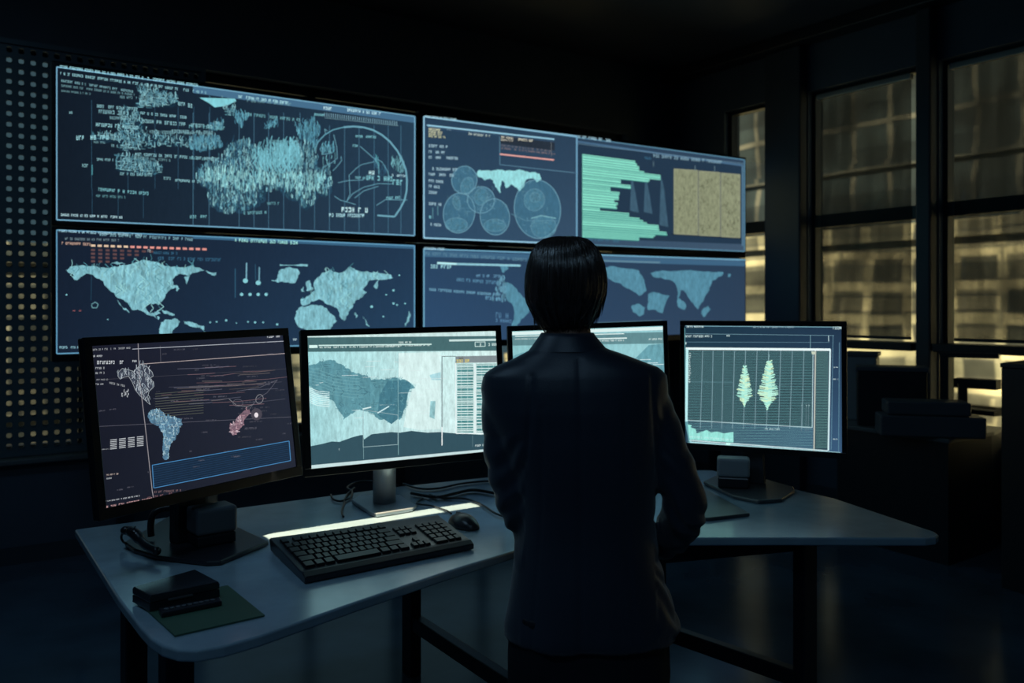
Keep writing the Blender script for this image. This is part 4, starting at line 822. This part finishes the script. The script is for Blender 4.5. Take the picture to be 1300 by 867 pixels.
# green sheet with black case
gp = [q_at(x, y) for x, y in ((178, 768), (289, 744), (336, 782), (222, 808))]
props(MB().prism([(p.x, p.y) for p in gp], .751, .755).build('green_folder', M['green']), 'dark green folder lying flat at the front corner of the left desk', 'folder')
cs = thing('black_case', 'black hinged case lying on the green folder', 'case', (*q_at(222, 757).xy, .756))
lo = [q_at(x, y, .757) for x, y in ((168, 764), (248, 740), (279, 757), (190, 776))]
ctr_ = sum(lo, Vector())/4
MB().prism([(p.x, p.y) for p in lo], .756, .776).build('case_body', M['plastic'], cs, bevel=.0015)
MB().loft([[Vector((*p.lerp(ctr_, k_).xy, z)) for p in lo] for z, k_ in ((.778, .0), (.790, .0), (.7965, .03))]).build('lid', M['lid'], cs, bevel=.0015)
fl = lo[3].lerp(lo[2], .5)
MB().tube([Vector((*lo[3].lerp(lo[2], .25).xy, .776)), Vector((*lo[3].lerp(lo[2], .6).xy, .776))], .004, 8).build('clasp', M['gunmetal'], cs)
nb = [q_at(x, y, .757) for x, y in ((201, 777), (279, 762.5), (282, 768), (205, 784))]
pn = props(MB().prism([(p.x, p.y) for p in nb], .755, .768).build('remote_control', M['plastic'], bevel=.003), 'slim black remote lying on the green folder in front of the black case', 'remote control')
for i in range(9):
    a = nb[0].lerp(nb[1], .1+i*.095); b = nb[3].lerp(nb[2], .1+i*.095); m_ = a.lerp(b, .5)
    MB().tube([(m_.x, m_.y, .767), (m_.x, m_.y, .770)], .006, 10).build('button', M['greyplastic'], pn)

# boxes on the monitor bases
def twotone(px, py, zb, wd, dp, hl, hu, yaw, label, up, lo_):
    p = atz(px, py, zb); t = thing('desk_box', label, 'box', (p.x, p.y, zb)); mm = Rz(yaw)
    MB().box(p+Vector((0, 0, hl/2)), (wd*.94, dp*.94, hl), mm).build('box_base', lo_, t, bevel=.006)
    MB().box(p+Vector((0, 0, hl+hu/2)), (wd, dp, hu), mm).build('box_cover', up, t, bevel=.012, seg=3)
    return t
twotone(269, 688, .7665, .135, .10, .035, .085, .70, 'dark grey rounded box on the base of the leftmost monitor', M['greyplastic'], M['plastic'])
twotone(931, 617.5, .7665, .135, .09, .045, .08, -.25, 'pale grey box on the base of the rightmost monitor', M['palegrey'], M['plastic'])

# headset beside the left monitor base
hs = thing('headset', 'black headset with curved band beside the leftmost monitor stand', 'headset', (*q_at(180, 690).xy, .767))
pa = [at(213, 659, 2.92), at(203, 655, 2.93), at(194, 657, 2.93), at(191, 666, 2.92), at(191, 684, 2.90)]
a0 = q_at(192, 684, .77); 
MB().tube(smooth_path([Vector((a0.x, a0.y, .7785)), Vector((a0.x-.002, a0.y, .81)), Vector((a0.x+.004, a0.y, .845)), Vector((a0.x+.02, a0.y+.01, .862)), Vector((a0.x+.05, a0.y+.02, .866)), Vector((a0.x+.085, a0.y+.03, .860))], 5), .011, 10).build('headband', M['plastic'], hs, smooth=True)
b0 = [q_at(196, 701, .775), q_at(184, 695, .785), q_at(175, 688, .80), q_at(168, 680, .812), q_at(160, 675, .815)]
MB().tube(smooth_path([atz(x, y, z) for x, y, z in ((200, 700, .784), (186, 693, .790), (177, 684, .80), (169, 676, .815), (162, 673, .815))], 5), [.013]*10+[.017]*8+[.009]*3, 10).build('ear_arm', M['plastic'], hs, smooth=True)
MB().ell(atz(160, 673, .815), (.017, .017, .014)).build('ear_pad', M['plastic'], hs, smooth=True)
MB().tube(smooth_path([atz(x, y, z) for x, y, z in ((158, 674, .81), (154, 681, .79), (156, 687, .774), (160, 690, .7715))], 5), .004, 8).build('ear_hook', M['plastic'], hs, smooth=True)
MB().tube(smooth_path([atz(x, y, z) for x, y, z in ((160, 674, .815), (168, 673, .828), (172, 668, .838))], 5), .0018, 6).build('wire', M['plastic'], hs)

# thin dark tablet by the person's elbow
tb = [q_at(x, y) for x, y in ((893, 622), (952, 655), (900, 661), (855, 660), (850, 640))]
props(MB().prism([(p.x, p.y) for p in tb], .751, .763).build('tablet', M['gunmetal'], bevel=.003), 'thin dark tablet lying on the right desk beside the elbow', 'tablet')

# added unseen slot lamp, invented to throw the bright strip on the left desk
sA = atz(335, 682.5, DZ); sB = atz(606, 640, DZ); sm = (sA+sB)/2; L_ = (sB-sA).length; yaw = math.atan2(sB.y-sA.y, sB.x-sA.x)
fx = thing('added_slot_light', 'added unseen slot light making the bright strip on the left desk', 'added light', (sm.x, sm.y, HC-.08))
MB().box((sm.x, sm.y, HC-.01), (.34, .16, .018), Rz(yaw)).build('added_housing', M['steel'], fx, bevel=.004)
for sg in (-1, 1): MB().box(Vector((sm.x, sm.y, HC-.07))+Rz(yaw)@Vector((0, sg*.07, 0)), (.34, .006, .13), Rz(yaw)).build('added_light_blade', M['steel'], fx)
hz = HC-.13; kk = .10/(hz+.10-DZ-.0)                  # slot plates .10 m under the lamp
yz_ = Rz(yaw); sw, slh = .078*kk/2, L_*kk/2
for sg in (-1, 1):
    MB().box(Vector((sm.x, sm.y, hz))+yz_@Vector((0, sg*(sw+.03), 0)), (.30, .06, .004), yz_).build('added_slot_plate', M['steel'], fx)
    MB().box(Vector((sm.x, sm.y, hz))+yz_@Vector((sg*(slh+.06), 0, 0)), (.12, sw*2+.001, .004), yz_).build('added_slot_plate', M['steel'], fx)
sl = light('added_slot_lamp', 'SPOT', (sm.x, sm.y, hz+.10), 1500, (1, .78, .50), spot_size=math.radians(22), spot_blend=.1, shadow_soft_size=.0002)
# added unseen ceiling panels that give a dim blue fill
for lx, ly, en, lab in ((-.2, -.3, 11.0, 'added square fill light behind the viewpoint'), (-1.75, 2.2, 8.0, 'added square fill light high above the left end of the left desk')):
    cl_ = thing('added_fill_panel', lab, 'added light', (lx, ly, HC-.06), 'added dim fill lights')
    MB().box((lx, ly, HC-.03), (.9, .9, .058)).build('added_panel_frame', M['steel'], cl_, bevel=.004)
    light('added_fill_lamp', 'AREA', (lx, ly, HC-.07), en, (.40, .70, 1), shape='RECTANGLE', size=.8, size_y=.8)

# ---------------------------------------------------------------- far furniture by the windows
def fbox(name, label, cat, t0, t1, o0, o1, z0, z1, m, **k):
    o = MB().box(wpt((t0+t1)/2, -(o0+o1)/2, (z0+z1)/2), (t1-t0, abs(o1-o0), z1-z0), MW).build(name, m, bevel=.008)
    return props(o, label, cat)
# credenza: top outline from the photograph at z .75
wb = lambda px: (lambda p: Vector((p.x, p.y, .75)))(onplane(px, 500, CORNER-NW*.14, NW))
crd = [atz(x, y, .75) for x, y in ((1060, 538), (1205, 558), (1262, 548))]+[wb(1275), wb(1060)]
t = thing('credenza', 'long dark low cabinet with a grey top under the right windows', 'cabinet', (crd[1].x, crd[1].y, 0))
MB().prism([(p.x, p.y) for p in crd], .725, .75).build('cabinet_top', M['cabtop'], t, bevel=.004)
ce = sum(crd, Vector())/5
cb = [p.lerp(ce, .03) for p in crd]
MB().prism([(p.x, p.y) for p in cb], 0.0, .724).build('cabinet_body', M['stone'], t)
# dark cabinet at the right edge
e0 = atz(1272, 560, .70); dd = e0.y
tc_ = thing('tall_cabinet', 'tall dark cabinet cut off by the right edge of the picture', 'cabinet', (at(1310, 600, 4.75).x, 4.75, 0))
cpts = [at(1271, 600, 4.75), at(1345, 600, 4.4), at(1385, 600, 4.75), at(1312, 600, 5.12)]
MB().prism([(p.x, p.y) for p in cpts], 0, 1.20).build('cabinet_body', M['stone'], tc_, bevel=.006)
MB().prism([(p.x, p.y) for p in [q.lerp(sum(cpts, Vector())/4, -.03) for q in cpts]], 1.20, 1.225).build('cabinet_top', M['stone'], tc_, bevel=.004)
# shelf frame between credenza and cabinet
sf = thing('shelf_frame', 'dark open shelf frame beside the tall cabinet in front of the right window', 'shelf', (*at(1235, 500, 5.35).xy, .75))
for (y, x0, x1, th) in ((451, 1194, 1268, .03), (487, 1214, 1268, .06), (523, 1228, 1268, .03)):
    a = at(x0, y, 5.6); b = at(x1, y, 5.42); yaw_ = math.atan2(b.y-a.y, b.x-a.x)
    MB().box((a+b)/2, ((b-a).xy.length, .10, th), Rz(yaw_)).build('shelf_board', M['stone'], sf)
for (x, d_, y0) in ((1198, 5.58, 451), (1222, 5.48, 487)):
    p = at(x, y0, d_); MB().box((p.x, p.y, (.75+p.z)/2), (.05, .09, p.z-.75), Rz(-.4)).build('shelf_upright', M['stone'], sf)
# stacked folders
for (x0, x1, yb, yt, d_, lab) in ((1112, 1247, 546, 526, 5.27, 'wide dark binder at the bottom of the stack on the far cabinet'), (1121, 1228, 522, 508, 5.30, 'narrower dark binder on top of the stack on the far cabinet')):
    a = at(x0, yb, d_); b = at(x1, yb, d_); zt = at(x0, yt, d_).z; z0 = .752 if yb > 530 else prev
    mid = (a+b)/2
    o = MB().box((mid.x, mid.y, (z0+zt)/2), ((b-a).length*.90, .22, zt-z0-.002), Rz(-.25)).build('binder', M['greyplastic'], bevel=.01); props(o, lab, 'binder', 'binders stacked on the far cabinet'); prev = zt
# dark monitors/boxes on far desk
bt = thing('storage_box', 'dark square storage box standing on the far cabinet beside the binders', 'box', (*at(1130, 520, 5.75).xy, .75))
p = at(1131, 520, 5.75)
MB().box((p.x, p.y, .75+.18), (.42, .22, .36), Rz(-.35)).build('box_body', M['stone'], bt, bevel=.01)
MB().box((p.x, p.y, .75+.375), (.44, .24, .03), Rz(-.35)).build('box_lid', M['greyplastic'], bt, bevel=.006)
p = at(1095, 520, 6.05)
bt = thing('storage_box', 'taller grey blue storage box behind the rightmost monitor', 'box', (p.x, p.y, .75))
MB().box((p.x, p.y, .75+.22), (.20, .2, .44), Rz(-.5)).build('box_body', M['palegrey'], bt, bevel=.012)
MB().box((p.x, p.y, .75+.455), (.22, .22, .03), Rz(-.5)).build('box_lid', M['greyplastic'], bt, bevel=.006)
# low desk carrying those boxes further left
dk_ = [atz(x, y, .75) for x, y in ((1040, 534), (1059, 537), (1059, 516), (1040, 512))]

# ---------------------------------------------------------------- person
PD = 2.3
pr = thing('person', 'person in a dark navy suit standing with the back turned, arms bent forward', 'person', (.2, 2.3, 0))
def ring(y, xl, xr, hd, cy=PD, ex=2.3, n=48, z=None, lean=0):
    z = at(0, y, PD).z if z is None else z; a = at(xl, y, PD).x; b = at(xr, y, PD).x; o = []
    for i in range(n):
        q = 2*math.pi*i/n; c_, s_ = math.cos(q), math.sin(q)
        o.append(Vector(((a+b)/2+(b-a)/2*math.copysign(abs(c_)**(2/ex), c_), cy+hd*math.copysign(abs(s_)**(2/ex), s_), z)))
    return o
# body
B = MB()
hc = Vector((.142, 2.315, 1.600))
B.loft([ring(470, 650, 815, .07), ring(500, 640, 820, .10), ring(560, 655, 815, .105), ring(640, 668, 815, .095), ring(720, 668, 825, .105), ring(800, 670, 832, .115), ring(830, 690, 815, .09)])
B.capsule([(.16, 2.31, 1.33), (.152, 2.315, 1.43), (.146, 2.32, 1.54)], [.068, .0615, .058], 18)
B.capsule([at(660, 492, 2.3), at(735, 470, 2.3), at(812, 492, 2.3)], [.05, .065, .05], 14)
arms = {'r': [(818, 503, 2.3, .05), (834, 540, 2.3, .045), (848, 580, 2.29, .042), (868, 645, 2.28, .040), (850, 678, 2.36, .038), (822, 690, 2.47, .032), (806, 694, 2.56, .027)],
        'l': [(650, 503, 2.3, .05), (642, 540, 2.3, .045), (645, 585, 2.30, .042), (662, 650, 2.30, .040), (680, 676, 2.38, .036), (702, 688, 2.48, .031), (716, 692, 2.56, .027)]}
for k_, a_ in arms.items(): B.capsule([at(x, y, d) for x, y, d, r in a_], [r for *_, r in a_], 14)
# head with face
def head_pt(th, ph):   # th polar from top, ph azimuth (0 = +x, 90 = front +y)
    x = math.sin(th)*math.cos(ph); y = math.sin(th)*math.sin(ph); z = math.cos(th)
    X = x*.074; Y = y*(.094 if y > 0 else .098); Z = z*.118
    if z < 0: X *= 1-.30*(-z)**1.6; Y = Y*(1-.10*(-z)) + (.014*(-z) if y > 0 else .02*(-z))
    if y > .5:
        fx_ = x; nz = math.exp(-((z+.12)/.16)**2)*math.exp(-(fx_/.13)**2); Y += .022*nz*(1 if z < .05 else .6)
        Y -= .010*(math.exp(-((z-.08)/.10)**2)*math.exp(-((abs(fx_)-.38)/.17)**2))
        Y += .006*math.exp(-((z+.48)/.06)**2)*math.exp(-(fx_/.25)**2) + .006*math.exp(-((z+.62)/.06)**2)*math.exp(-(fx_/.2)**2)-.004*math.exp(-((z+.55)/.03)**2)*math.exp(-(fx_/.25)**2)
        Y += .010*math.exp(-((z+.86)/.12)**2)
    return hc+Vector((X, Y, Z))
B.loft([[head_pt(math.pi*j/36, 2*math.pi*i/48) for i in range(48)][::-1] for j in range(1, 36)])
for sg in (-1, 1): B.ell(hc+Vector((sg*.076, .0, -.012)), (.010, .022, .034), Matrix.Rotation(sg*.25, 3, 'Z'))
# legs
for sg, x_ in ((-1, .085), (1, .300)):
    B.capsule([(x_+sg*-.01, 2.3, .78), (x_, 2.305, .48), (x_+sg*.005, 2.29, .30), (x_+sg*.01, 2.28, .09)], [.085, .058, .052, .038], 16)
    B.capsule([(x_+sg*.01, 2.27, .045), (x_+sg*.02, 2.40, .04)], [.036, .03], 12)
# hands
def hand(wr, f, side):
    f = f.normalized(); up = Vector((0, 0, 1)); s_ = f.cross(up).normalized()*side; up = s_.cross(f).normalized()*side
    if up.z < 0: up = -up
    B.capsule([wr-f*.02, wr+f*.015], [.026, .026], 12)
    for k, (off, L1) in enumerate(((-.027, .036), (-.009, .043), (.009, .040), (.026, .031))):
        root = wr+f*.015+s_*off*.6; kn = wr+f*.082+s_*off
        B.capsule([root, kn], [.013, .0105], 10)
        p1 = kn+f*L1*.85-up*L1*.45; p2 = p1+f*L1*.25-up*L1*.65; p3 = p2-f*L1*.15-up*L1*.5
        B.capsule([kn, p1, p2, p3], [.0098, .009, .0082, .0072], 10)
    b0 = wr+f*.02-s_*.022; B.capsule([b0, b0+f*.035-s_*.025-up*.008, b0+f*.062-s_*.032-up*.016], [.013, .011, .0085], 10)
wr_r = at(806, 694, 2.56); wr_l = at(716, 692, 2.56)
hand(wr_r, Vector((-.45, .8, -.1)), 1); hand(wr_l, Vector((.45, .8, -.1)), -1)
bo = remeshed(B.build('body', M['skin'], pr), .0055, 3)
for sg in (-1, 1): MB().ell(hc+Vector((sg*.028, .074, .010)), (.011, .011, .011)).build('eye', M['eye'], pr, smooth=True)
# jacket
J = MB()
J.loft([ring(424, 690, 752, .055, 2.300), ring(434, 684, 758, .066, 2.302), ring(443, 674, 772, .078), ring(450, 662, 792, .088), ring(457, 650, 812, .096), ring(465, 630, 836, .104), ring(475, 614, 847, .112), ring(492, 610, 849, .120), ring(520, 614, 846, .128), ring(560, 630, 840, .132), ring(600, 645, 834, .130),
        ring(640, 654, 829, .126), ring(675, 656, 830, .126), ring(705, 653, 835, .130), ring(740, 649, 845, .138), ring(770, 645, 855, .145), ring(792, 640, 862, .150), ring(806, 641, 858, .150)], True)
sl_r = [(812, 497, 2.3, .064), (824, 516, 2.3, .062), (834, 538, 2.3, .0600), (848, 578, 2.29, .0575), (864, 618, 2.285, .056), (869, 650, 2.29, .057), (850, 680, 2.37, .056), (824, 690, 2.47, .047), (808, 694, 2.545, .041)]
sl_l = [(646, 497, 2.3, .066), (641, 516, 2.3, .063), (640, 540, 2.3, .060), (643, 580, 2.3, .058), (652, 618, 2.295, .056), (666, 655, 2.31, .055), (686, 678, 2.40, .050), (704, 688, 2.49, .045), (716, 692, 2.545, .041)]
for a_ in (sl_r, sl_l): J.capsule(smooth_path([at(x, y, d) for x, y, d, r in a_], 3), [a_[min(i//3, len(a_)-1)][3]*(1-(i % 3)/3)+a_[min(i//3+1, len(a_)-1)][3]*(i % 3)/3 for i in range((len(a_)-1)*3+1)], 20)
def folds(co, n):
    p = co+Vector((.2, 2.3, 0)); x, y, z = p; d = 0
    arm_r = x > .385 or (x > .33 and z > 1.2); arm_l = x < .012
    f = noise.noise(Vector((x*9, y*9, z*5)))*.006
    if x > .37 and z < 1.35: d += .0055*math.sin(z*95+x*70+5*noise.noise(Vector((x*14, y*14, z*8))))*min(1, max(0, (1.38-z)*4))*(.6 if z < 1.05 else .45)
    if x < .03 and .85 < z < 1.2: d += .003*math.sin(z*80-x*60+4*noise.noise(Vector((x*14, y*14, z*8))))
    if z < 1.0 and .02 < x < .40: d += .006*noise.noise(Vector((x*16, y*6, z*2.2)))*min(1, (1.0-z)*3)
    if y < 2.3 and z < 1.40 and abs(x-.172) < .012: d -= .0028*(1-abs(x-.172)/.012)   # centre back seam
    for sx in (.075, .285):
        xx = sx+(.0 if z > 1.0 else (1.0-z)*.08*(1 if sx > .2 else -1))
        if y < 2.32 and z < 1.28 and abs(x-xx) < .008: d -= .0016*(1-abs(x-xx)/.008)
    for sx, sg in ((.028, 1), (.380, -1)):                                              # armhole seams
        xx = sx+sg*.02*math.sin((z-1.1)*6)
        if 1.12 < z < 1.36 and y < 2.3 and abs(x-xx) < .010: d -= .0045*(1-abs(x-xx)/.010)
    return d+f*.5
jo = remeshed(J.build('jacket', M['suit'], pr), .0075, 4, folds)
# collar band of the jacket
CB = MB(); N_ = 40; rr = []
for (y, k_, dz) in ((0, 1.0, 0), (1, 1.06, 0)): pass
def cring(xl, xr, hd, z, y_): return ring(0, xl, xr, hd, y_, 2.1, 40, z)
CB.loft([cring(671, 772, .083, 1.415, 2.300), cring(684, 757, .071, 1.452, 2.303), cring(687, 754, .066, 1.462, 2.305), cring(690, 751, .060, 1.460, 2.306), cring(688, 753, .060, 1.415, 2.303)], False)
CB.build('collar', M['suit'], jo, smooth=True)
SC = MB(); SC.loft([cring(691, 750.5, .060, 1.40, 2.308), cring(690, 751.5, .060, 1.455, 2.309), cring(693, 748.5, .056, 1.457, 2.309), cring(695, 746, .055, 1.40, 2.308)], False)
sh = SC.build('shirt_collar', M['shirt'], pr, smooth=True)
for a_ in (sl_r, sl_l):
    p0 = at(*a_[-1][:3]); p1 = at(*a_[-2][:3]); dv = (p0-p1).normalized()
    MB().tube([p0+dv*.030, p0+dv*.055], [.034, .033], 20).build('shirt_cuff', M['shirt'], pr, smooth=True)
# trousers
T = MB()
T.loft([ring(690, 668, 822, .115), ring(760, 658, 838, .125), ring(800, 650, 849, .132), ring(850, 650, 850, .132), ring(885, 655, 846, .125)])
for sg, x_ in ((-1, .088), (1, .300)):
    T.loft([[Vector((x_+sg*dx+math.cos(q)*rx, cy_+math.sin(q)*ry, z)) for q in [2*math.pi*i/28 for i in range(28)]] for z, rx, ry, dx, cy_ in ((.10, .082, .098, .02, 2.30), (.13, .084, .10, .02, 2.30), (.35, .086, .10, .012, 2.30), (.5, .092, .105, .004, 2.305), (.60, .10, .118, 0, 2.30), (.74, .104, .125, -.004, 2.30))])
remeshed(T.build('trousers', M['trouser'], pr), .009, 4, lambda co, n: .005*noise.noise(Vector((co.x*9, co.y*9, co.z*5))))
for sg, x_ in ((-1, .095), (1, .318)):
    s_ = MB().loft([[Vector((x_+sg*.01*t_+math.cos(q)*w_, 2.30+yo, z0+math.sin(q)*h_ if math.sin(q) > 0 else z0-.0)) + Vector((0, 0, 0)) for q in [2*math.pi*i/20 for i in range(20)]] for t_, yo, w_, h_, z0 in ((0, -.075, .02, .03, .012), (0, -.065, .034, .07, .004), (0, 0, .042, .10, .004), (.5, .08, .044, .075, .004), (1, .15, .049, .055, .004), (1.4, .20, .044, .04, .004), (1.6, .225, .02, .02, .006))])
    s_.build('shoe', M['shoe'], pr, smooth=True)
# hair
HR = [(299.6, 712, 722), (301, 702, 736), (304, 692, 745), (309, 684, 751), (319, 677, 759), (335, 672, 765), (350, 669.5, 768), (365, 669, 768), (377, 670.5, 766), (387, 673, 762), (399, 680, 757), (409, 686, 751), (420, 694, 745), (428, 701, 738)]
HY = [(-.0, .012), (0, .03), (-.005, .05), (-.008, .068), (-.01, .086), (-.01, .102), (-.01, .108), (-.01, .108), (-.008, .105), (-.004, .098), (.0, .088), (.004, .078), (.008, .066), (.01, .055)]
def shell(k, q):   # k float ring index, q azimuth
    k = max(0, min(len(HR)-1.001, k)); i = int(k); f = k-i
    y = HR[i][0]*(1-f)+HR[i+1][0]*f; xl = HR[i][1]*(1-f)+HR[i+1][1]*f; xr = HR[i][2]*(1-f)+HR[i+1][2]*f
    oy = HY[i][0]*(1-f)+HY[i+1][0]*f; hd = HY[i][1]*(1-f)+HY[i+1][1]*f
    a = at(xl, y, PD).x; b = at(xr, y, PD).x; c_, s_ = math.cos(q), math.sin(q); z = at(0, y, PD).z
    fr = 1.0
    if s_ > .15 and z < 1.63: fr = 1-.30*min(1, (s_-.15)/.35)*min(1, (1.63-z)/.05)
    return Vector(((a+b)/2+(b-a)/2*c_*(fr if s_ > .3 else 1), hc.y+oy+hd*s_*fr, z))
hm = MB(); NQ = 96
rings = []
for j in range(0, 53):
    k = j/52*(len(HR)-1.6); rg = []
    for i in range(NQ):
        q = 2*math.pi*i/NQ; p = shell(k, q); c0 = Vector((hc.x, hc.y, p.z))
        lock = .0024*math.sin(q*17+k*.5+2*noise.noise(Vector((q*3, k*.4, 0))))+.0016*math.sin(q*41-k*.4)
        rg.append(p+(p-c0).normalized()*(lock*min(1, k/4)-.003))
    rings.append(rg)
hm.loft(rings)
ho = hm.build('hair', M['hair'], pr, smooth=True)
st = MB(); random.seed(11)
def strand(q0, k0, k1, dq, r, lift=.0015, flick=0):
    pts = []; n = 9
    for i in range(n+1):
        t_ = i/n; k = k0+(k1-k0)*t_; q = q0+dq*t_*t_; p = shell(k, q); c0 = Vector((hc.x, hc.y, p.z)); nn = (p-c0).normalized()
        pts.append(p+nn*(lift+flick*t_**3*.02))
    st.tube(pts, [r*(.5+.5*math.sin(math.pi*min(1, i/n+.12)))*(1 if i < n else .15) for i in range(n+1)], 5)
for i in range(760):
    q = math.radians(random.uniform(168, 372)); s_ = random.random()
    k1 = random.uniform(9, 12.9); strand(q, random.uniform(.6, 3), k1, random.gauss(0, .10)+(.12 if math.cos(q) < 0 else -.12)*abs(math.cos(q)), random.uniform(.0010, .0028), random.uniform(-.0005, .0042), random.gauss(.0, .25))
for i in range(150):   # loose tips low on the sides
    q = math.radians(random.choice([random.uniform(170, 225), random.uniform(315, 370)])); strand(q, random.uniform(5, 7), random.uniform(10, 12.6), random.gauss(0, .22), random.uniform(.001, .0024), .003, random.gauss(.2, .4))
for i in range(130):   # fringe and front
    q = math.radians(random.uniform(10, 170)); strand(q, random.uniform(.6, 2), random.uniform(4.6, 6), random.gauss(0, .15), random.uniform(.0012, .003), .002)
st.build('hair_strands', M['hair'], ho, smooth=True)
